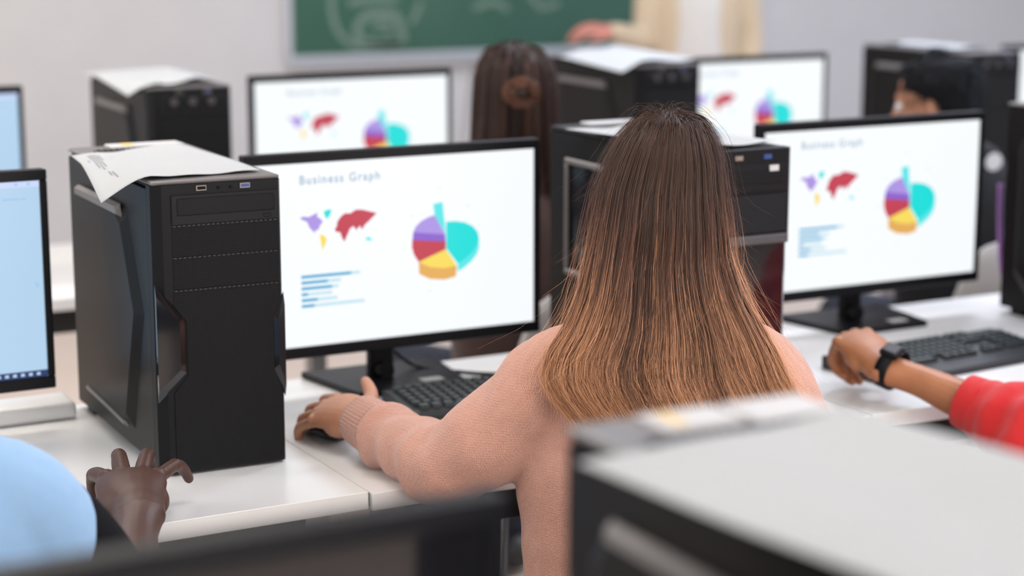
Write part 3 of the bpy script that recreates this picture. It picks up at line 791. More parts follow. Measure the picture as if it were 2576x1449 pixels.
def hand_vf(W, fwd, up, left, curl, spread=(9, 2, -4, -11), thumb=None, voxel=.0022, scale=1., arm=None, lift=(0, 0, 0, 0)):
    """W wrist, fwd to fingers, up = back of the hand; left=True for a left hand.
    curl: per finger (index..little) the three joint bends in degrees"""
    f = nrm(fwd); u = np.array(up, float); u = nrm(u - f * (u @ f)); s = np.cross(f, u)      # s: to the hand's right seen from above
    th = s if left else -s                                                                 # thumb side
    S = scale
    def P(a, b, c): return np.array(W) + (th * a + f * b + u * c) * S
    F = Flesh()
    F.curve([P(0, -.03, 0), P(.000, .0, 0), P(.004, .03, .002), P(.003, .06, .003), P(.0, .088, 0)],
            [(.029 * S, .021 * S), (.030 * S, .020 * S), (.037 * S, .019 * S), (.040 * S, .016 * S), (.037 * S, .012 * S)], 20, th)
    F.ball(P(.026, .030, -.006), (.018 * S, .028 * S, .016 * S), (th, f, u))
    F.ball(P(-.022, .03, -.006), (.015 * S, .03 * S, .015 * S), (th, f, u))
    base = [(.0285, .086), (.0095, .091), (-.0095, .087), (-.0275, .078)]
    seg = [(.045, .027, .022), (.050, .031, .023), (.046, .029, .023), (.036, .021, .020)]
    tips = []
    for k in range(4):
        a0 = R_(spread[k]); d0 = nrm(f * math.cos(a0) + th * math.sin(a0))
        ang = -R_(lift[k]) ; p = P(base[k][0], base[k][1], .001); pts = [p - d0 * .02 * S, p]; rr = [.0105, .0100]
        for j in range(3):
            ang += R_(curl[k][j])
            d = d0 * math.cos(ang) - u * math.sin(ang)
            p = p + d * seg[k][j] * S; pts.append(p); rr.append((.0090, .0082, .0068)[j])
        if k == 3: rr = [r * .86 for r in rr]
        F.curve(pts, [r * S for r in rr], 14, None, 4)
        F.ball(pts[1] + u * .002, .0105 * S); F.ball(pts[2], .0095 * S * (.88 if k == 3 else 1))
        tips.append((p, d, d0))
    if thumb is None: thumb = [(.55, .8, -.1), (.4, .9, -.15), (.3, .95, -.15)]
    p = P(.024, .018, -.006); pts = [p - th * .005, p]; rr = [.014, .014]
    for j, tv in enumerate(thumb):
        d = nrm(th * tv[0] + f * tv[1] + u * tv[2]); p = p + d * (.040, .033, .026)[j] * S; pts.append(p); rr.append((.0115, .0105, .0080)[j])
    F.curve(pts, [r * S for r in rr], 14, None, 4)
    tips.append((p, d, d))
    if arm is not None: F.curve([P(0, .01, 0), P(0, -.02, 0)] + arm[0], [(.028 * S, .020 * S), (.029 * S, .021 * S)] + arm[1], 18, th)
    return F.fuse(voxel, 5), tips, (th, f, u)

def head_parts(F, c, fwd, up=(0, 0, 1), s=1.):
    f = nrm(fwd); u = np.array(up, float); f = nrm(f - np.array((0, 0, 0))); r = nrm(np.cross(f, u)); u = np.cross(r, f)
    c = np.array(c, float)
    def P(x, y, z): return c + (r * x + f * y + u * z) * s
    # skull and jaw as stacked rings
    zs = [.112, .095, .06, .02, -.02, -.055, -.085, -.108]
    fr = [.020, .055, .084, .092, .090, .088, .084, .070]
    bk = [.030, .068, .094, .098, .090, .070, .030, -.010]
    wd = [.028, .056, .074, .077, .074, .068, .056, .030]
    F.loft([P(0, (a - b) / 2, z) for z, a, b in zip(zs, fr, bk)], [(w * s, (a + b) / 2 * s) for w, a, b in zip(wd, fr, bk)], 22, r)
    F.loft([P(0, .088, .018), P(0, .098, -.008), P(0, .108, -.026), P(0, .090, -.036)], [(.007 * s, .007 * s), (.009 * s, .009 * s), (.014 * s, .010 * s), (.009 * s, .007 * s)], 12, r)
    F.loft([P(-.022, .082, -.058), P(0, .090, -.058), P(.022, .082, -.058)], [(.006 * s, .006 * s), (.010 * s, .010 * s), (.006 * s, .006 * s)], 10)
    F.loft([P(-.035, .082, .026), P(0, .090, .026), P(.035, .082, .026)], [.008 * s, .009 * s, .008 * s], 10)
    for sx in (-1, 1):
        F.ball(P(sx * .080, -.008, -.008), (.009 * s, .020 * s, .031 * s), (r, f, u))
        F.ball(P(sx * .075, 0, -.03), (.010 * s, .012 * s, .012 * s), (r, f, u))
    eyes = [P(sx * .032, .081, .004) for sx in (-1, 1)]
    return eyes, (r, f, u)

def torso_rings(O, Rv, Fv, shz, hz, lean, grow=0., wide=1., loose_low=0.):
    """rings from hips to neck; lean = forward shift at the shoulders"""
    O = np.array((O[0], O[1], 0.)); Rv = np.array((*Rv, 0.)); Fv = np.array((*Fv, 0.))
    H = [(.42, .175, .125), (.50, .178, .130), (.60, .155, .112), (.70, .155, .112), (.80, .165, .118), (.90, .172, .115), (.97, .160, .098), (1.01, .115, .078), (1.035, .068, .062), (1.06, .055, .058)]
    pts = []; rad = []
    for z, a, b in H:
        t = (z - .42) / (.97 - .42); zz = .42 + (z - .42) * (shz - .42) / (.97 - .42)
        fo = lean * t ** 1.3
        pts.append(O + Fv * (fo - .0) + np.array((0, 0, zz))); rad.append((a * wide + grow + loose_low * min(1, max(0, (.93 - z) / .1)), b + grow))
    return pts, rad, Rv, Fv

def person(name, label, O, heading, shz, headc, headf, arms, skinm, topm, hairfn=None, lean=.05, loose=.014, wide=1., vox=.009, topvox=.005, hands=None, base_z=0., legs=True, pants=M_jeans, sleeve=None, stand=False, folds=0., loose_low=0., armfold=None, headscale=1.):
    """arms: dict side -> (shoulder, elbow, wrist); sleeve: side -> list of (pts, radii) of the sleeve; hands: side -> kwargs"""
    Rv = (math.cos(heading), -math.sin(heading)); Fv = (math.sin(heading), math.cos(heading))
    root = thing(name, label, 'person', (O[0], O[1], base_z))
    org = np.array((O[0], O[1], base_z))
    F = Flesh()
    pts, rad, R3, F3 = torso_rings(O, Rv, Fv, shz, 0, lean, 0., wide)
    F.curve(pts[:-1], rad[:-1], 24, R3, 3)
    hc = np.array(headc, float); hf = nrm(headf)
    nb = pts[-2]
    F.curve([nb - np.array((0, 0, .06)), nb, hc - hf * .02 + np.array((0, 0, -.06))], [(.06, .062), (.056, .058), (.052, .056)], 18, R3)
    eyes, hax = head_parts(F, hc, hf, s=headscale)
    fine = []
    O3 = np.array((O[0], O[1], 0.))
    for sd, (S, E, W) in arms.items():
        S, E, W = (np.array(q, float) for q in (S, E, W))
        hk = (hands or {}).get(sd)
        end = W if hk is None else E + (W - E) * .32
        F.curve([S, (S + E) / 2, E, E + (W - E) * .15, end], [.052, .044, .038, .036, .030], 16)
    if stand:
        hip = 0.92
        for sx in (-1, 1):
            h = O3 + R3 * .09 * sx + np.array((0, 0, hip)); k = O3 + R3 * .095 * sx + F3 * .01 + np.array((0, 0, .5)); a = O3 + R3 * .1 * sx + np.array((0, 0, .09))
            F.curve([h, k, a], [.085, .058, .042], 16); F.curve([a - np.array((0, 0, .03)) - F3 * .03, a - np.array((0, 0, .05)) + F3 * .12], [(.035, .03), (.035, .02)], 14, R3)
    else:
        for sx in (-1, 1):
            h = O3 + R3 * .09 * sx + F3 * .0 + np.array((0, 0, .525)); k = O3 + R3 * .12 * sx + F3 * .42 + np.array((0, 0, .51)); a = O3 + R3 * .12 * sx + F3 * .38 + np.array((0, 0, .09))
            F.curve([h, (h + k) / 2, k], [.082, .075, .058], 16); F.curve([k, (k + a) / 2, a], [.056, .056, .042], 16)
            F.curve([a - np.array((0, 0, .03)) - F3 * .03, a - np.array((0, 0, .05)) + F3 * .13], [(.035, .03), (.035, .022)], 14, R3)
    parts = [F.fuse(vox, 6)]
    tipinfo = {}
    for sd, (S, E, W) in arms.items():
        hk = (hands or {}).get(sd)
        if hk:
            S, E, W = (np.array(q, float) for q in (S, E, W))
            vf, tips, ax = hand_vf(W, hk['fwd'], hk['up'], sd == 'L', hk['curl'], hk.get('spread', (9, 2, -4, -11)), hk.get('thumb'), hk.get('voxel', .0022), hk.get('scale', 1.),
                                   ([E + (W - E) * t for t in (.75, .5, .2)], [(.030, .026), (.036, .033), (.040, .038)]), hk.get('lift', (0, 0, 0, 0)))
            parts.append(vf); tipinfo[sd] = (tips, ax)
    body = obj('body', mesh_vf('body', join_vf(*parts), org), skinm, root)
    for e in eyes:
        m = MB(); m.ball(tuple(e - org), .0125, .0125, .0125, 12); ee = m.build('eye', mat('eye_white', (.8, .78, .75), .2), root, True)
        m = MB(); q = e - org + hax[1] * .0085; m.ball(tuple(q), .006, .006, .006, 10); m.build('iris', mat('iris_dark', (.03, .015, .01), .1), ee, True)
    for sd, (tips, ax) in tipinfo.items():
        for k, (p, d, d0) in enumerate(tips):
            th, f_, u_ = ax
            if k == 4: upn = nrm(np.cross(d, np.cross(u_, d))); 
            else:
                sdv = nrm(np.cross(d0, u_)); upn = nrm(np.cross(sdv, d))
            sd_ = nrm(np.cross(d, upn)); c = p + upn * (.0040 if k == 3 else .0050) - d * .001
            V = []; Fs = []
            for i in range(5):
                for j in range(5):
                    a = (i - 2) / 2; b = (j - 2) / 2
                    V.append(tuple(c + sd_ * a * .0046 * (1 - .2 * abs(b) ** 3) + d * b * .0048 - upn * (.0022 * a * a) + upn * .001 - org))
            for i in range(4):
                for j in range(4): Fs.append((i * 5 + j, (i + 1) * 5 + j, (i + 1) * 5 + j + 1, i * 5 + j + 1))
            MB().raw(V, Fs).build('fingernail', mat('nail', (.55, .30, .24), .25) if skinm not in (S_dark,) else mat('nail_dark', (.14, .07, .055), .3), body, True)
    # clothing
    T = Flesh()
    pts, rad, _, _ = torso_rings(O, Rv, Fv, shz, 0, lean, loose, wide, loose_low)
    T.curve(pts[:-2], rad[:-2], 28, R3, 3)
    if topm is not None:
        for sd, (S, E, W) in arms.items():
            if sleeve and sd in sleeve:
                if sleeve[sd] is not None: T.curve(sleeve[sd][0], sleeve[sd][1], 20, None, 6)
            else:
                S, E, W = (np.array(q, float) for q in (S, E, W))
                T.curve([S + (nb - S) * .15, S, (S + E) / 2, E, (E + W) / 2, E + (W - E) * .93], [.066, .068, .060, .054, .046, .038], 18)
        VF = T.fuse(topvox, 7)
        V = np.array(VF[0])
        if folds:
            n1 = np.sin(V[:, 0] * 31 + 2.2 * np.sin(V[:, 2] * 23) + V[:, 1] * 17) * np.sin(V[:, 2] * 37 + V[:, 0] * 13 + 2 * np.sin(V[:, 1] * 19))
            cen = np.array(pts)[:, :2].mean(0); dv = V[:, :2] - cen; dv /= np.linalg.norm(dv, axis=1)[:, None] + 1e-9
            V[:, :2] += dv * (folds * n1)[:, None]
        for (A_, B_, k0, amp, wid) in (armfold or []):
            A_ = np.array(A_, float); B_ = np.array(B_, float); ln = np.linalg.norm(B_ - A_); t_ = (B_ - A_) / ln
            rel = V - A_; sp = rel @ t_; rd = rel - sp[:, None] * t_; dist = np.linalg.norm(rd, axis=1); rd /= dist[:, None] + 1e-9
            up_ = nrm(np.cross(t_, np.cross((0, 0, 1.), t_))); sd_ = np.cross(t_, up_); ang = np.arctan2(rd @ sd_, rd @ up_)
            win = np.clip(sp / .03, 0, 1) * np.clip((ln - sp) / .02, 0, 1) * np.clip((wid - dist) / .02, 0, 1)
            w1 = np.sin(k0 * sp + 1.1 * np.sin(ang + .6) + .7 * np.sin(2 * ang)) 
            V += rd * (amp * win * (w1 * (.75 + .25 * np.sin(3 * ang + 40 * sp))))[:, None]
        topo = obj('sweater', mesh_vf('sweater', (V, VF[1]), org), topm, root)
    T = Flesh()
    if stand:
        for sx in (-1, 1):
            h = O3 + R3 * .09 * sx + np.array((0, 0, .95)); k = O3 + R3 * .095 * sx + F3 * .01 + np.array((0, 0, .5)); a = O3 + R3 * .1 * sx + np.array((0, 0, .10))
            T.curve([h, k, a], [.10, .075, .065], 16)
    else:
        for sx in (-1, 1):
            h = O3 + R3 * .085 * sx + np.array((0, 0, .53)); k = O3 + R3 * .12 * sx + F3 * .42 + np.array((0, 0, .51)); a = O3 + R3 * .12 * sx + F3 * .38 + np.array((0, 0, .10))
            T.curve([h - F3 * .01, h + F3 * .03, (h + k) / 2, k], [.084, .090, .084, .070], 16); T.curve([k, (k + a) / 2, a], [.069, .068, .058], 16)
        T.curve([O3 + np.array((0, 0, .46)), O3 + np.array((0, 0, .56))], [(.178, .128), (.165, .12)], 22, R3)
    obj('trousers', mesh_vf('trousers', T.fuse(.009, 5), org), pants, root)
    for sx in (-1, 1):
        a = O3 + R3 * (.1 if stand else .12) * sx + (F3 * 0 if stand else F3 * .38)
        S_ = Flesh(); S_.curve([a - F3 * .06 + np.array((0, 0, .05)), a + np.array((0, 0, .052)), a + F3 * .08 + np.array((0, 0, .04)), a + F3 * .15 + np.array((0, 0, .03))], [(.038, .042), (.044, .048), (.046, .038), (.036, .026)], 16, R3)
        V = np.array(S_.V); V[:, 2] = np.maximum(V[:, 2], .004)
        obj('shoe', mesh_vf('shoe', (V, S_.F), org), M_shoe, root)
    return root, org, hc, R3, F3, tipinfo

# ---- hair
def hair_mat(name):
    m = mat(name, (.1, .05, .03), .42 if 'short' not in name else .6, spec=.28 if 'short' not in name else .12)
    n, l, b = nodes(m)
    a = n.new('ShaderNodeAttribute'); a.attribute_name = 'strand_colour'
    l.new(a.outputs['Color'], b.inputs['Base Color'])
    return m
M_hair = hair_mat('hair_strands'); M_hairs = hair_mat('short_hair_strands')

def strands_mesh(name, paths, radii, cols, org, shell=None, shellcol=None, axis=None, twist=.55):
    """paths (N,K,3), radii (N,), cols (N,K,3) -> one mesh of fine twisted ribbons with a colour attribute"""
    N, K, _ = paths.shape
    t = np.gradient(paths, axis=1); t /= np.linalg.norm(t, axis=2, keepdims=True) + 1e-12
    out = paths - (org if axis is None else np.array(axis, float))
    if axis is None or len(axis) == 3 and axis[2] == 0: out[..., 2] = 0
    s = np.cross(t, out); s /= np.linalg.norm(s, axis=2, keepdims=True) + 1e-9; b = np.cross(s, t)
    ph = rng.normal(0, twist, N)[:, None, None]
    s = s * np.cos(ph) + b * np.sin(ph)
    tap = np.linspace(1, 0, K) ** .35; tap[-1] = .12
    r = radii[:, None, None] * tap[None, :, None]
    ring = np.stack([paths + r * s, paths - r * s], axis=2)   # N,K,2,3
    V = ring.reshape(-1, 3); Cc = np.repeat(cols[:, :, None, :], 2, axis=2).reshape(-1, 3)
    base = (np.arange(N)[:, None] * K + np.arange(K - 1)[None, :]) * 2
    Fq = np.stack([base, base + 1, base + 3, base + 2], axis=-1).reshape(-1, 4)
    nq = len(Fq)
    if shell is not None:
        SV = np.array(shell[0]); SF = [f for f in shell[1]]
        off = len(V); V = np.vstack([V, SV]); Cc = np.vstack([Cc, shellcol(SV)])
        loops = np.concatenate([Fq.ravel()] + [np.array(f) + off for f in SF])
        tot = np.concatenate([np.full(nq, 4), np.array([len(f) for f in SF])])
    else:
        loops = Fq.ravel(); tot = np.full(nq, 4)
    start = np.concatenate([[0], np.cumsum(tot)[:-1]])
    me = bpy.data.meshes.new(name)
    me.vertices.add(len(V)); me.vertices.foreach_set('co', (V - org).astype(np.float32).ravel())
    me.loops.add(len(loops)); me.loops.foreach_set('vertex_index', loops.astype(np.int32))
    me.polygons.add(len(tot)); me.polygons.foreach_set('loop_start', start.astype(np.int32)); me.polygons.foreach_set('loop_total', tot.astype(np.int32))
    me.polygons.foreach_set('use_smooth', np.ones(len(tot), bool))
    me.update(calc_edges=True)
    at = me.color_attributes.new('strand_colour', 'FLOAT_COLOR', 'POINT')
    at.data.foreach_set('color', np.hstack([Cc, np.ones((len(Cc), 1))]).astype(np.float32).ravel())
    return me

def long_hair(root, org, hc, Rv, Fv, table, ztop, N, colfn, rad=.00033, K=22, amax=115, zend=.86, zjit=.03, wisps=200, part=.0, bk=None, fmin=None, seed=3, clumps=260):
    """table: list of (z, centre x, half width, back depth) in the head frame (x right, f forward)"""
    r = np.random.default_rng(seed)
    O = np.array((hc[0], hc[1], 0.)); T = np.array(sorted(table)); zt = T[:, 0]
    def env(z): return np.interp(z, zt, T[:, 1]), np.interp(z, zt, T[:, 2]), np.interp(z, zt, T[:, 3]), np.interp(z, zt, T[:, 4])
    def make(alpha, lay, ze, K, wav, ph, tipbend):
        n = len(alpha); rx = r.normal(0, .004, n); rf = r.uniform(-.012, .03, n)
        s = np.linspace(0, 1, K)[None, :]
        zt0 = ztop - .002
        # dense sampling over the crown, even below
        ss = s ** 1.25
        z = zt0 - ss * (zt0 - ze[:, None])
        c, w, b, fm = env(z)
        al = alpha[:, None]
        grow = np.clip((zt0 - z) / .012, 0, 1) ** .5
        rt_ = 1 - np.clip((zt0 - z) / .03, 0, 1)
        x = c + rx[:, None] * rt_ + w * np.sin(al) * lay[:, None] * grow
        f = -(fm + (b - fm) * np.cos(al)) * lay[:, None] * grow + rf[:, None] * rt_
        d = np.clip((zt0 - z) / (zt0 - ze[:, None]), 0, 1)
        x = x + wav[:, None] * np.sin(ph[:, None] + d * 7) * d ** 1.5 + tipbend[:, None] * np.clip((d - .75) / .25, 0, 1) ** 2
        f = f - np.abs(wav[:, None]) * .4 * np.cos(ph[:, None] + d * 6) * d
        return O + x[..., None] * Rv + f[..., None] * Fv + z[..., None] * np.array((0, 0, 1.)), d, z, al + 0 * z
    cl = r.uniform(-1, 1, clumps); cl_off = r.normal(0, 1, clumps); cl_ph = r.uniform(0, 6.28, clumps); cl_end = r.normal(0, 1, clumps); cl_col = r.normal(0, 1, clumps)
    ci = r.integers(0, clumps, N)
    alpha = R_(amax) * (cl[ci] + r.normal(0, .026, N)); alpha = np.clip(alpha, -R_(amax), R_(amax))
    lay = 1 + .018 * cl_off[ci] + r.normal(0, .010, N)
    ze = zend + zjit * (.6 * cl_end[ci] + .5 * r.normal(0, 1, N))
    wav = .0035 * cl_off[(ci * 7) % clumps] + r.normal(0, .0024, N); ph = cl_ph[ci] + r.normal(0, .25, N); tb = .010 * cl_off[(ci * 3) % clumps] + r.normal(0, .003, N)
    P, d, z, al = make(alpha, lay, ze, K, wav, ph, tb)
    Cc = colfn(z, al, cl_col[ci][:, None] + 0 * z, r.normal(0, 1, (N, 1)) + 0 * z)
    rad_ = rad * r.uniform(.7, 1.25, N)
    if wisps:
        n = wisps
        a2 = np.concatenate([r.uniform(-1, 1, n // 2) * R_(amax), r.choice([-1, 1], n - n // 2) * np.radians(r.uniform(65, 100, n - n // 2))])
        l2 = 1.03 + np.abs(r.normal(0, .10, n)); z2 = r.uniform(zend, ztop - .1, n)
        P2, d2, zz2, al2 = make(a2, l2, z2, K, r.normal(0, .010, n), r.uniform(0, 6.28, n), r.normal(0, .025, n))
        # short fuzz lifting off the crown
        C2 = colfn(zz2, al2, 1.0 + 0 * zz2, r.normal(0, 1, (n, 1)) + 0 * zz2) * 1.5
        nf = max(wisps // 2, 1); s = np.linspace(0, 1, K)[None, :]
        th = r.uniform(0, 6.28, nf)[:, None]; ln = r.uniform(.025, .07, nf)[:, None]
        x = r.normal(0, .010, nf)[:, None] + np.cos(th) * ln * s * 1.0; f = -.01 + r.normal(0, .02, nf)[:, None] + np.sin(th) * ln * s; zz = ztop - .012 + np.sin(s * 2.6) * ln * .45 * r.uniform(.2, 1, nf)[:, None] - .3 * ln * s * s
        P3 = O + x[..., None] * Rv + f[..., None] * Fv + zz[..., None] * np.array((0, 0, 1.))
        C3 = colfn(zz, 0 * zz, 0 * zz, 0 * zz)
        P = np.concatenate([P, P2, P3]); Cc = np.concatenate([Cc, C2, C3]); rad_ = np.concatenate([rad_, np.full(n, rad * .55), np.full(nf, rad * .5)])
    # inner volume
    na, nz = 40, 40
    zs_ = np.linspace(ztop - .006, zend + .012, nz); V = []; Fs = []
    for zz in zs_:
        c, w, b, fm = env(zz); gq = min(1, max(0, (ztop - zz) / .012)) ** .5
        for kk in range(na):
            a = R_(-amax) + 2 * R_(amax) * kk / (na - 1)
            x = c + w * math.sin(a) * .955 * gq; f = -(fm + (b - fm) * math.cos(a)) * .955 * gq
            V.append(tuple(O + x * Rv + f * Fv + np.array((0, 0, zz))))
        for kk in range(na):   # inner side
            a = R_(amax) - 2 * R_(amax) * kk / (na - 1)
            x = c + w * math.sin(a) * .80 * gq; f = -(fm + (b - fm) * math.cos(a)) * .80 * gq
            V.append(tuple(O + x * Rv + f * Fv + np.array((0, 0, zz))))
    q = 2 * na
    for i in range(nz - 1):
        for kk in range(q): Fs.append((i * q + kk, (i + 1) * q + kk, (i + 1) * q + (kk + 1) % q, i * q + (kk + 1) % q))
    Fs.append(tuple(range(q))); Fs.append(tuple(range((nz - 1) * q, nz * q))[::-1])
    def sc(SV):
        z = SV[:, 2][:, None]; rel = SV - O
        x = (rel @ Rv)[:, None]; f = (rel @ Fv)[:, None]
        return (colfn(z, np.arctan2(x, -f + .001), 0 * z, 0 * z) * .75).reshape(-1, 3)
    return obj('hair', strands_mesh('hair', P, rad_, Cc, org, (V, Fs), sc, (hc[0], hc[1], 0.)), M_hair, root)

def cap_hair(root, org, hc, headf, col, N=2000, rad=.0009, length=.035, seed=5, low=-.055, front=.045):
    """short hair: a shaped cap over the skull plus short strands"""
    r = np.random.default_rng(seed)
    f = nrm(headf); u = np.array((0, 0, 1.)); rr = nrm(np.cross(f, u)); u = np.cross(rr, f)
    c = np.array(hc, float)
    F = Flesh()
    zs = [.118, .106, .07, .03, -.01, low]; fr = [.02, .07, .088, .05, .018, -.01]; bk = [.04, .085, .112, .114, .104, .085]; wd = [.035, .07, .088, .090, .087, .074]
    F.loft([c + f * (a - b) / 2 + u * z for z, a, b in zip(zs, fr, bk)], [(w, (a + b) / 2) for w, a, b in zip(wd, fr, bk)], 22, rr)
    V, Fs = F.fuse(.006, 4)
    pick = r.integers(0, len(V), N); p0 = np.array(V)[pick]
    n = p0 - c; n /= np.linalg.norm(n, axis=1)[:, None]
    K = 6; s = np.linspace(0, 1, K)[None, :, None]
    flow = -u * .8 - f * .3 + r.normal(0, .45, (N, 3))
    flow -= n * (np.sum(flow * n, 1)[:, None]); ln = r.uniform(.5, 1.2, N)[:, None, None] * length
    P = p0[:, None, :] - n[:, None, :] * .003 + flow[:, None, :] * ln * s + n[:, None, :] * ln * (.45 * s - .25 * s * s)
    cc = np.array(col)[None, None, :] * r.uniform(.6, 1.5, (N, 1, 1)) + np.zeros((N, K, 3))
    return obj('hair', strands_mesh('hair', P, np.full(N, rad), cc, org, (V, Fs), lambda SV: np.tile(np.array(col), (len(SV), 1)), tuple(c)), M_hairs, root)

# ================= the woman in the pink sweater
HW = R_(28)
RW = np.array((math.cos(HW), -math.sin(HW), 0.)); FW = np.array((math.sin(HW), math.cos(HW), 0.))
OW = np.array((1.465, 2.235, 0.))
def w3(x, f, z): return OW + RW * x + FW * f + np.array((0, 0, z))
E_L = np.array((1.213, 2.433, .776)); W_L = np.array((1.193, 2.693, .793))
S_L = w3(-.150, .01, .922); S_R = w3(.138, .0, .932); E_R = w3(.235, .05, .72); W_R = np.array((1.64, 2.60, .785))
dirf = nrm(W_L - E_L)
sl_L = ([w3(-.07, 0, .945), w3(-.145, 0.01, .924), (S_L + E_L) / 2 + np.array((-.005, -.015, -.005)), E_L + np.array((0, -.005, .004)), E_L + dirf * .045 + np.array((0, 0, .004)), E_L + dirf * .085, E_L + dirf * .12, E_L + dirf * .145, E_L + dirf * .165, E_L + dirf * .180, E_L + dirf * .195, E_L + dirf * .21, E_L + dirf * .245],
        [.066, .072, .070, .062, .056, .053, .051, .050, .055, .049, .039, .0365, .0345])
sl_R = ([w3(.05, 0, .945), w3(.128, 0, .930), (S_R + E_R) / 2, E_R, (E_R + W_R) / 2, E_R + (W_R - E_R) * .93], [.066, .072, .070, .062, .052, .040])
root, org, hc, _, _, tips = person('person', 'woman with long brown hair and pink knit sweater, seen from behind', OW[:2], HW, .955, w3(.000, .035, 1.175), nrm(FW + np.array((0, 0, -.18))),
    {'L': (S_L, E_L, W_L), 'R': (S_R, E_R, W_R)}, S_light, F_pink, lean=.03, loose=.014, wide=1.06, vox=.008, topvox=.0042,
    sleeve={'L': sl_L, 'R': sl_R}, folds=.0022, loose_low=.024, headscale=.9, armfold=[(E_L - dirf * .07, E_L + dirf * .19, 88, .0034, .09), (S_L, E_L, 60, .0035, .10)],
    hands={'L': dict(fwd=(-.24, .96, -.06), up=(-.38, -.16, .88), curl=[(20, 28, 18), (22, 34, 22), (24, 38, 24), (24, 36, 24)], thumb=[(.82, .55, -.05), (.58, .80, .02), (.50, .86, .04)], voxel=.002, scale=1.08, lift=(6, 6, 6, 6)),
           'R': dict(fwd=(.15, 1, -.1), up=(0, 0, 1), curl=[(20, 25, 15)] * 4, voxel=.003)})
# ribbed cuff
def cuff(root, org, A, B, r0, r1, m, n=48, rib=.0012, name='cuff'):
    A = np.array(A, float); B = np.array(B, float); t = nrm(B - A); s = nrm(np.cross(t, (0, 0, 1.))); b = np.cross(s, t)
    V = []; Fs = []; K = 8; nn = n * 4
    prof = [(0, r0 - .004), (0, r0)] + [(k / K, r0 + (r1 - r0) * k / K) for k in range(1, K)] + [(1, r1), (1, r1 - .005), (.6, r1 - .006)]
    for tt, rr in prof:
        for j in range(nn):
            a = 2 * math.pi * j / nn; q = rr + rib * math.cos(n * a)
            V.append(tuple(A + (B - A) * tt + (s * math.cos(a) + b * math.sin(a)) * q - org))
    for i in range(len(prof) - 1):
        for j in range(nn): Fs.append((i * nn + j, i * nn + (j + 1) % nn, (i + 1) * nn + (j + 1) % nn, (i + 1) * nn + j))
    sw = [c for c in root.children if c.name.startswith('sweater')][0]
    return MB().raw(V, Fs).build(name, m, sw, True)
cuff(root, org, E_L + dirf * .188, E_L + dirf * .252, .0445, .0405, F_pink, 44, .0009)
TAB = [  # z, centre, half width, back depth, least depth
    (1.308, .009, .008, .010, .0), (1.302, .008, .030, .046, .0), (1.29, .006, .047, .070, .0), (1.27, .003, .062, .092, .0), (1.24, .000, .074, .108, .0), (1.20, -.005, .083, .118, .0), (1.15, -.006, .091, .122, .0), (1.10, -.009, .098, .122, .02),
    (1.05, -.007, .113, .130, .05), (1.01, -.006, .134, .146, .085), (.98, -.010, .154, .160, .112), (.95, -.008, .162, .168, .128), (.92, .008, .160, .176, .138), (.88, .030, .142, .182, .145), (.83, .040, .125, .186, .15), (.78, .04, .12, .188, .15)]
def col_w(z, al, cl, rn):
    side = np.abs(np.sin(al)) ** 2.5  # side strands blonder, with some rim light put into their colour
    t = np.clip((1.12 - z) / .24 + .30 * side * np.clip((1.25 - z) / .15, 0, 1) + .31 * cl + .14 * rn, 0, 1)
    t = t[..., None]
    a = np.array((.052, .026, .017)); b = np.array((.15, .065, .038)); c = np.array((.62, .30, .155))
    return np.where(t < .5, a + (b - a) * (t / .5), b + (c - b) * ((t - .5) / .5)) * np.clip(1 + .28 * rn[..., None], .35, 1.9)
long_hair(root, org, hc, RW, FW, TAB, 1.308, 18000, col_w, rad=.00036, K=19, clumps=420, zend=.882, zjit=.032, wisps=560, seed=4)
chair((1.465, 2.19, 0), HW, 'light grey plastic chair the pink sweater woman sits on')

# ================= person in light blue over black sleeves, lower left
HB = R_(10)
SRb = np.array((.54, 2.19, .885)); Eb = np.array((.625, 2.09, .735)); Wb = np.array((.742, 2.415, .792))
SLb = np.array((.22, 2.25, .90)); ELb = np.array((.12, 2.2, .68)); WLb = np.array((.30, 2.52, .775))
slb = ([SRb + np.array((-.08, 0, .0)), SRb + np.array((0, 0, -.0)), (SRb + Eb) / 2 + np.array((.02, 0, 0)), Eb, Eb + (Wb - Eb) * .28], [.06, .058, .056, .052, .049])
rootb, orgb, hcb, Rb, Fb, tb = person('person', 'person in a light blue top with black sleeve, cut off at the lower left', (.38, 2.15), HB, .905, (.40, 2.26, 1.115), (0.05, 1, -.2),
    {'R': (SRb, Eb, Wb), 'L': (SLb, ELb, WLb)}, S_dark, F_blue, lean=.06, loose=.022, wide=1.0, sleeve={'R': ([SRb + np.array((-.12, 0, .02)), SRb + np.array((-.04, -.01, .01)), SRb + np.array((.012, -.03, -.05)), SRb + np.array((.005, -.05, -.16))], [.07, .082, .075, .07]), 'L': ([SLb + np.array((.1, 0, .02)), SLb, SLb + np.array((-.02, 0, -.1))], [.07, .075, .07])},
    topvox=.006, folds=.002,
    hands={'R': dict(fwd=(.26, 1, .10), up=(-.06, -.15, 1), curl=[(26, 76, 45), (14, 78, 45), (12, 74, 45), (10, 34, 24)], spread=(17, 3, -13, -36), lift=(12, 20, 20, 12), thumb=[(.75, .55, -.3), (.45, .85, -.3), (.2, .95, -.2)], voxel=.0022, scale=1.24),
           'L': dict(fwd=(.1, 1, -.1), up=(0, 0, 1), curl=[(20, 25, 15)] * 4, voxel=.004)})
Tt = Flesh(); Tt.curve(slb[0], slb[1], 20, None, 6)
sw = [c for c in rootb.children if c.name.startswith('sweater')][0]
ob = obj('sleeve', mesh_vf('sleeve', Tt.fuse(.005, 5), orgb), M_blackfab, rootb); ob['label'] = 'black sleeve'
Tt = Flesh(); Tt.curve([SLb + np.array((.05, 0, 0)), SLb, (SLb + ELb) / 2, ELb, ELb + (WLb - ELb) * .5], [.05, .056, .055, .05, .046], 18)
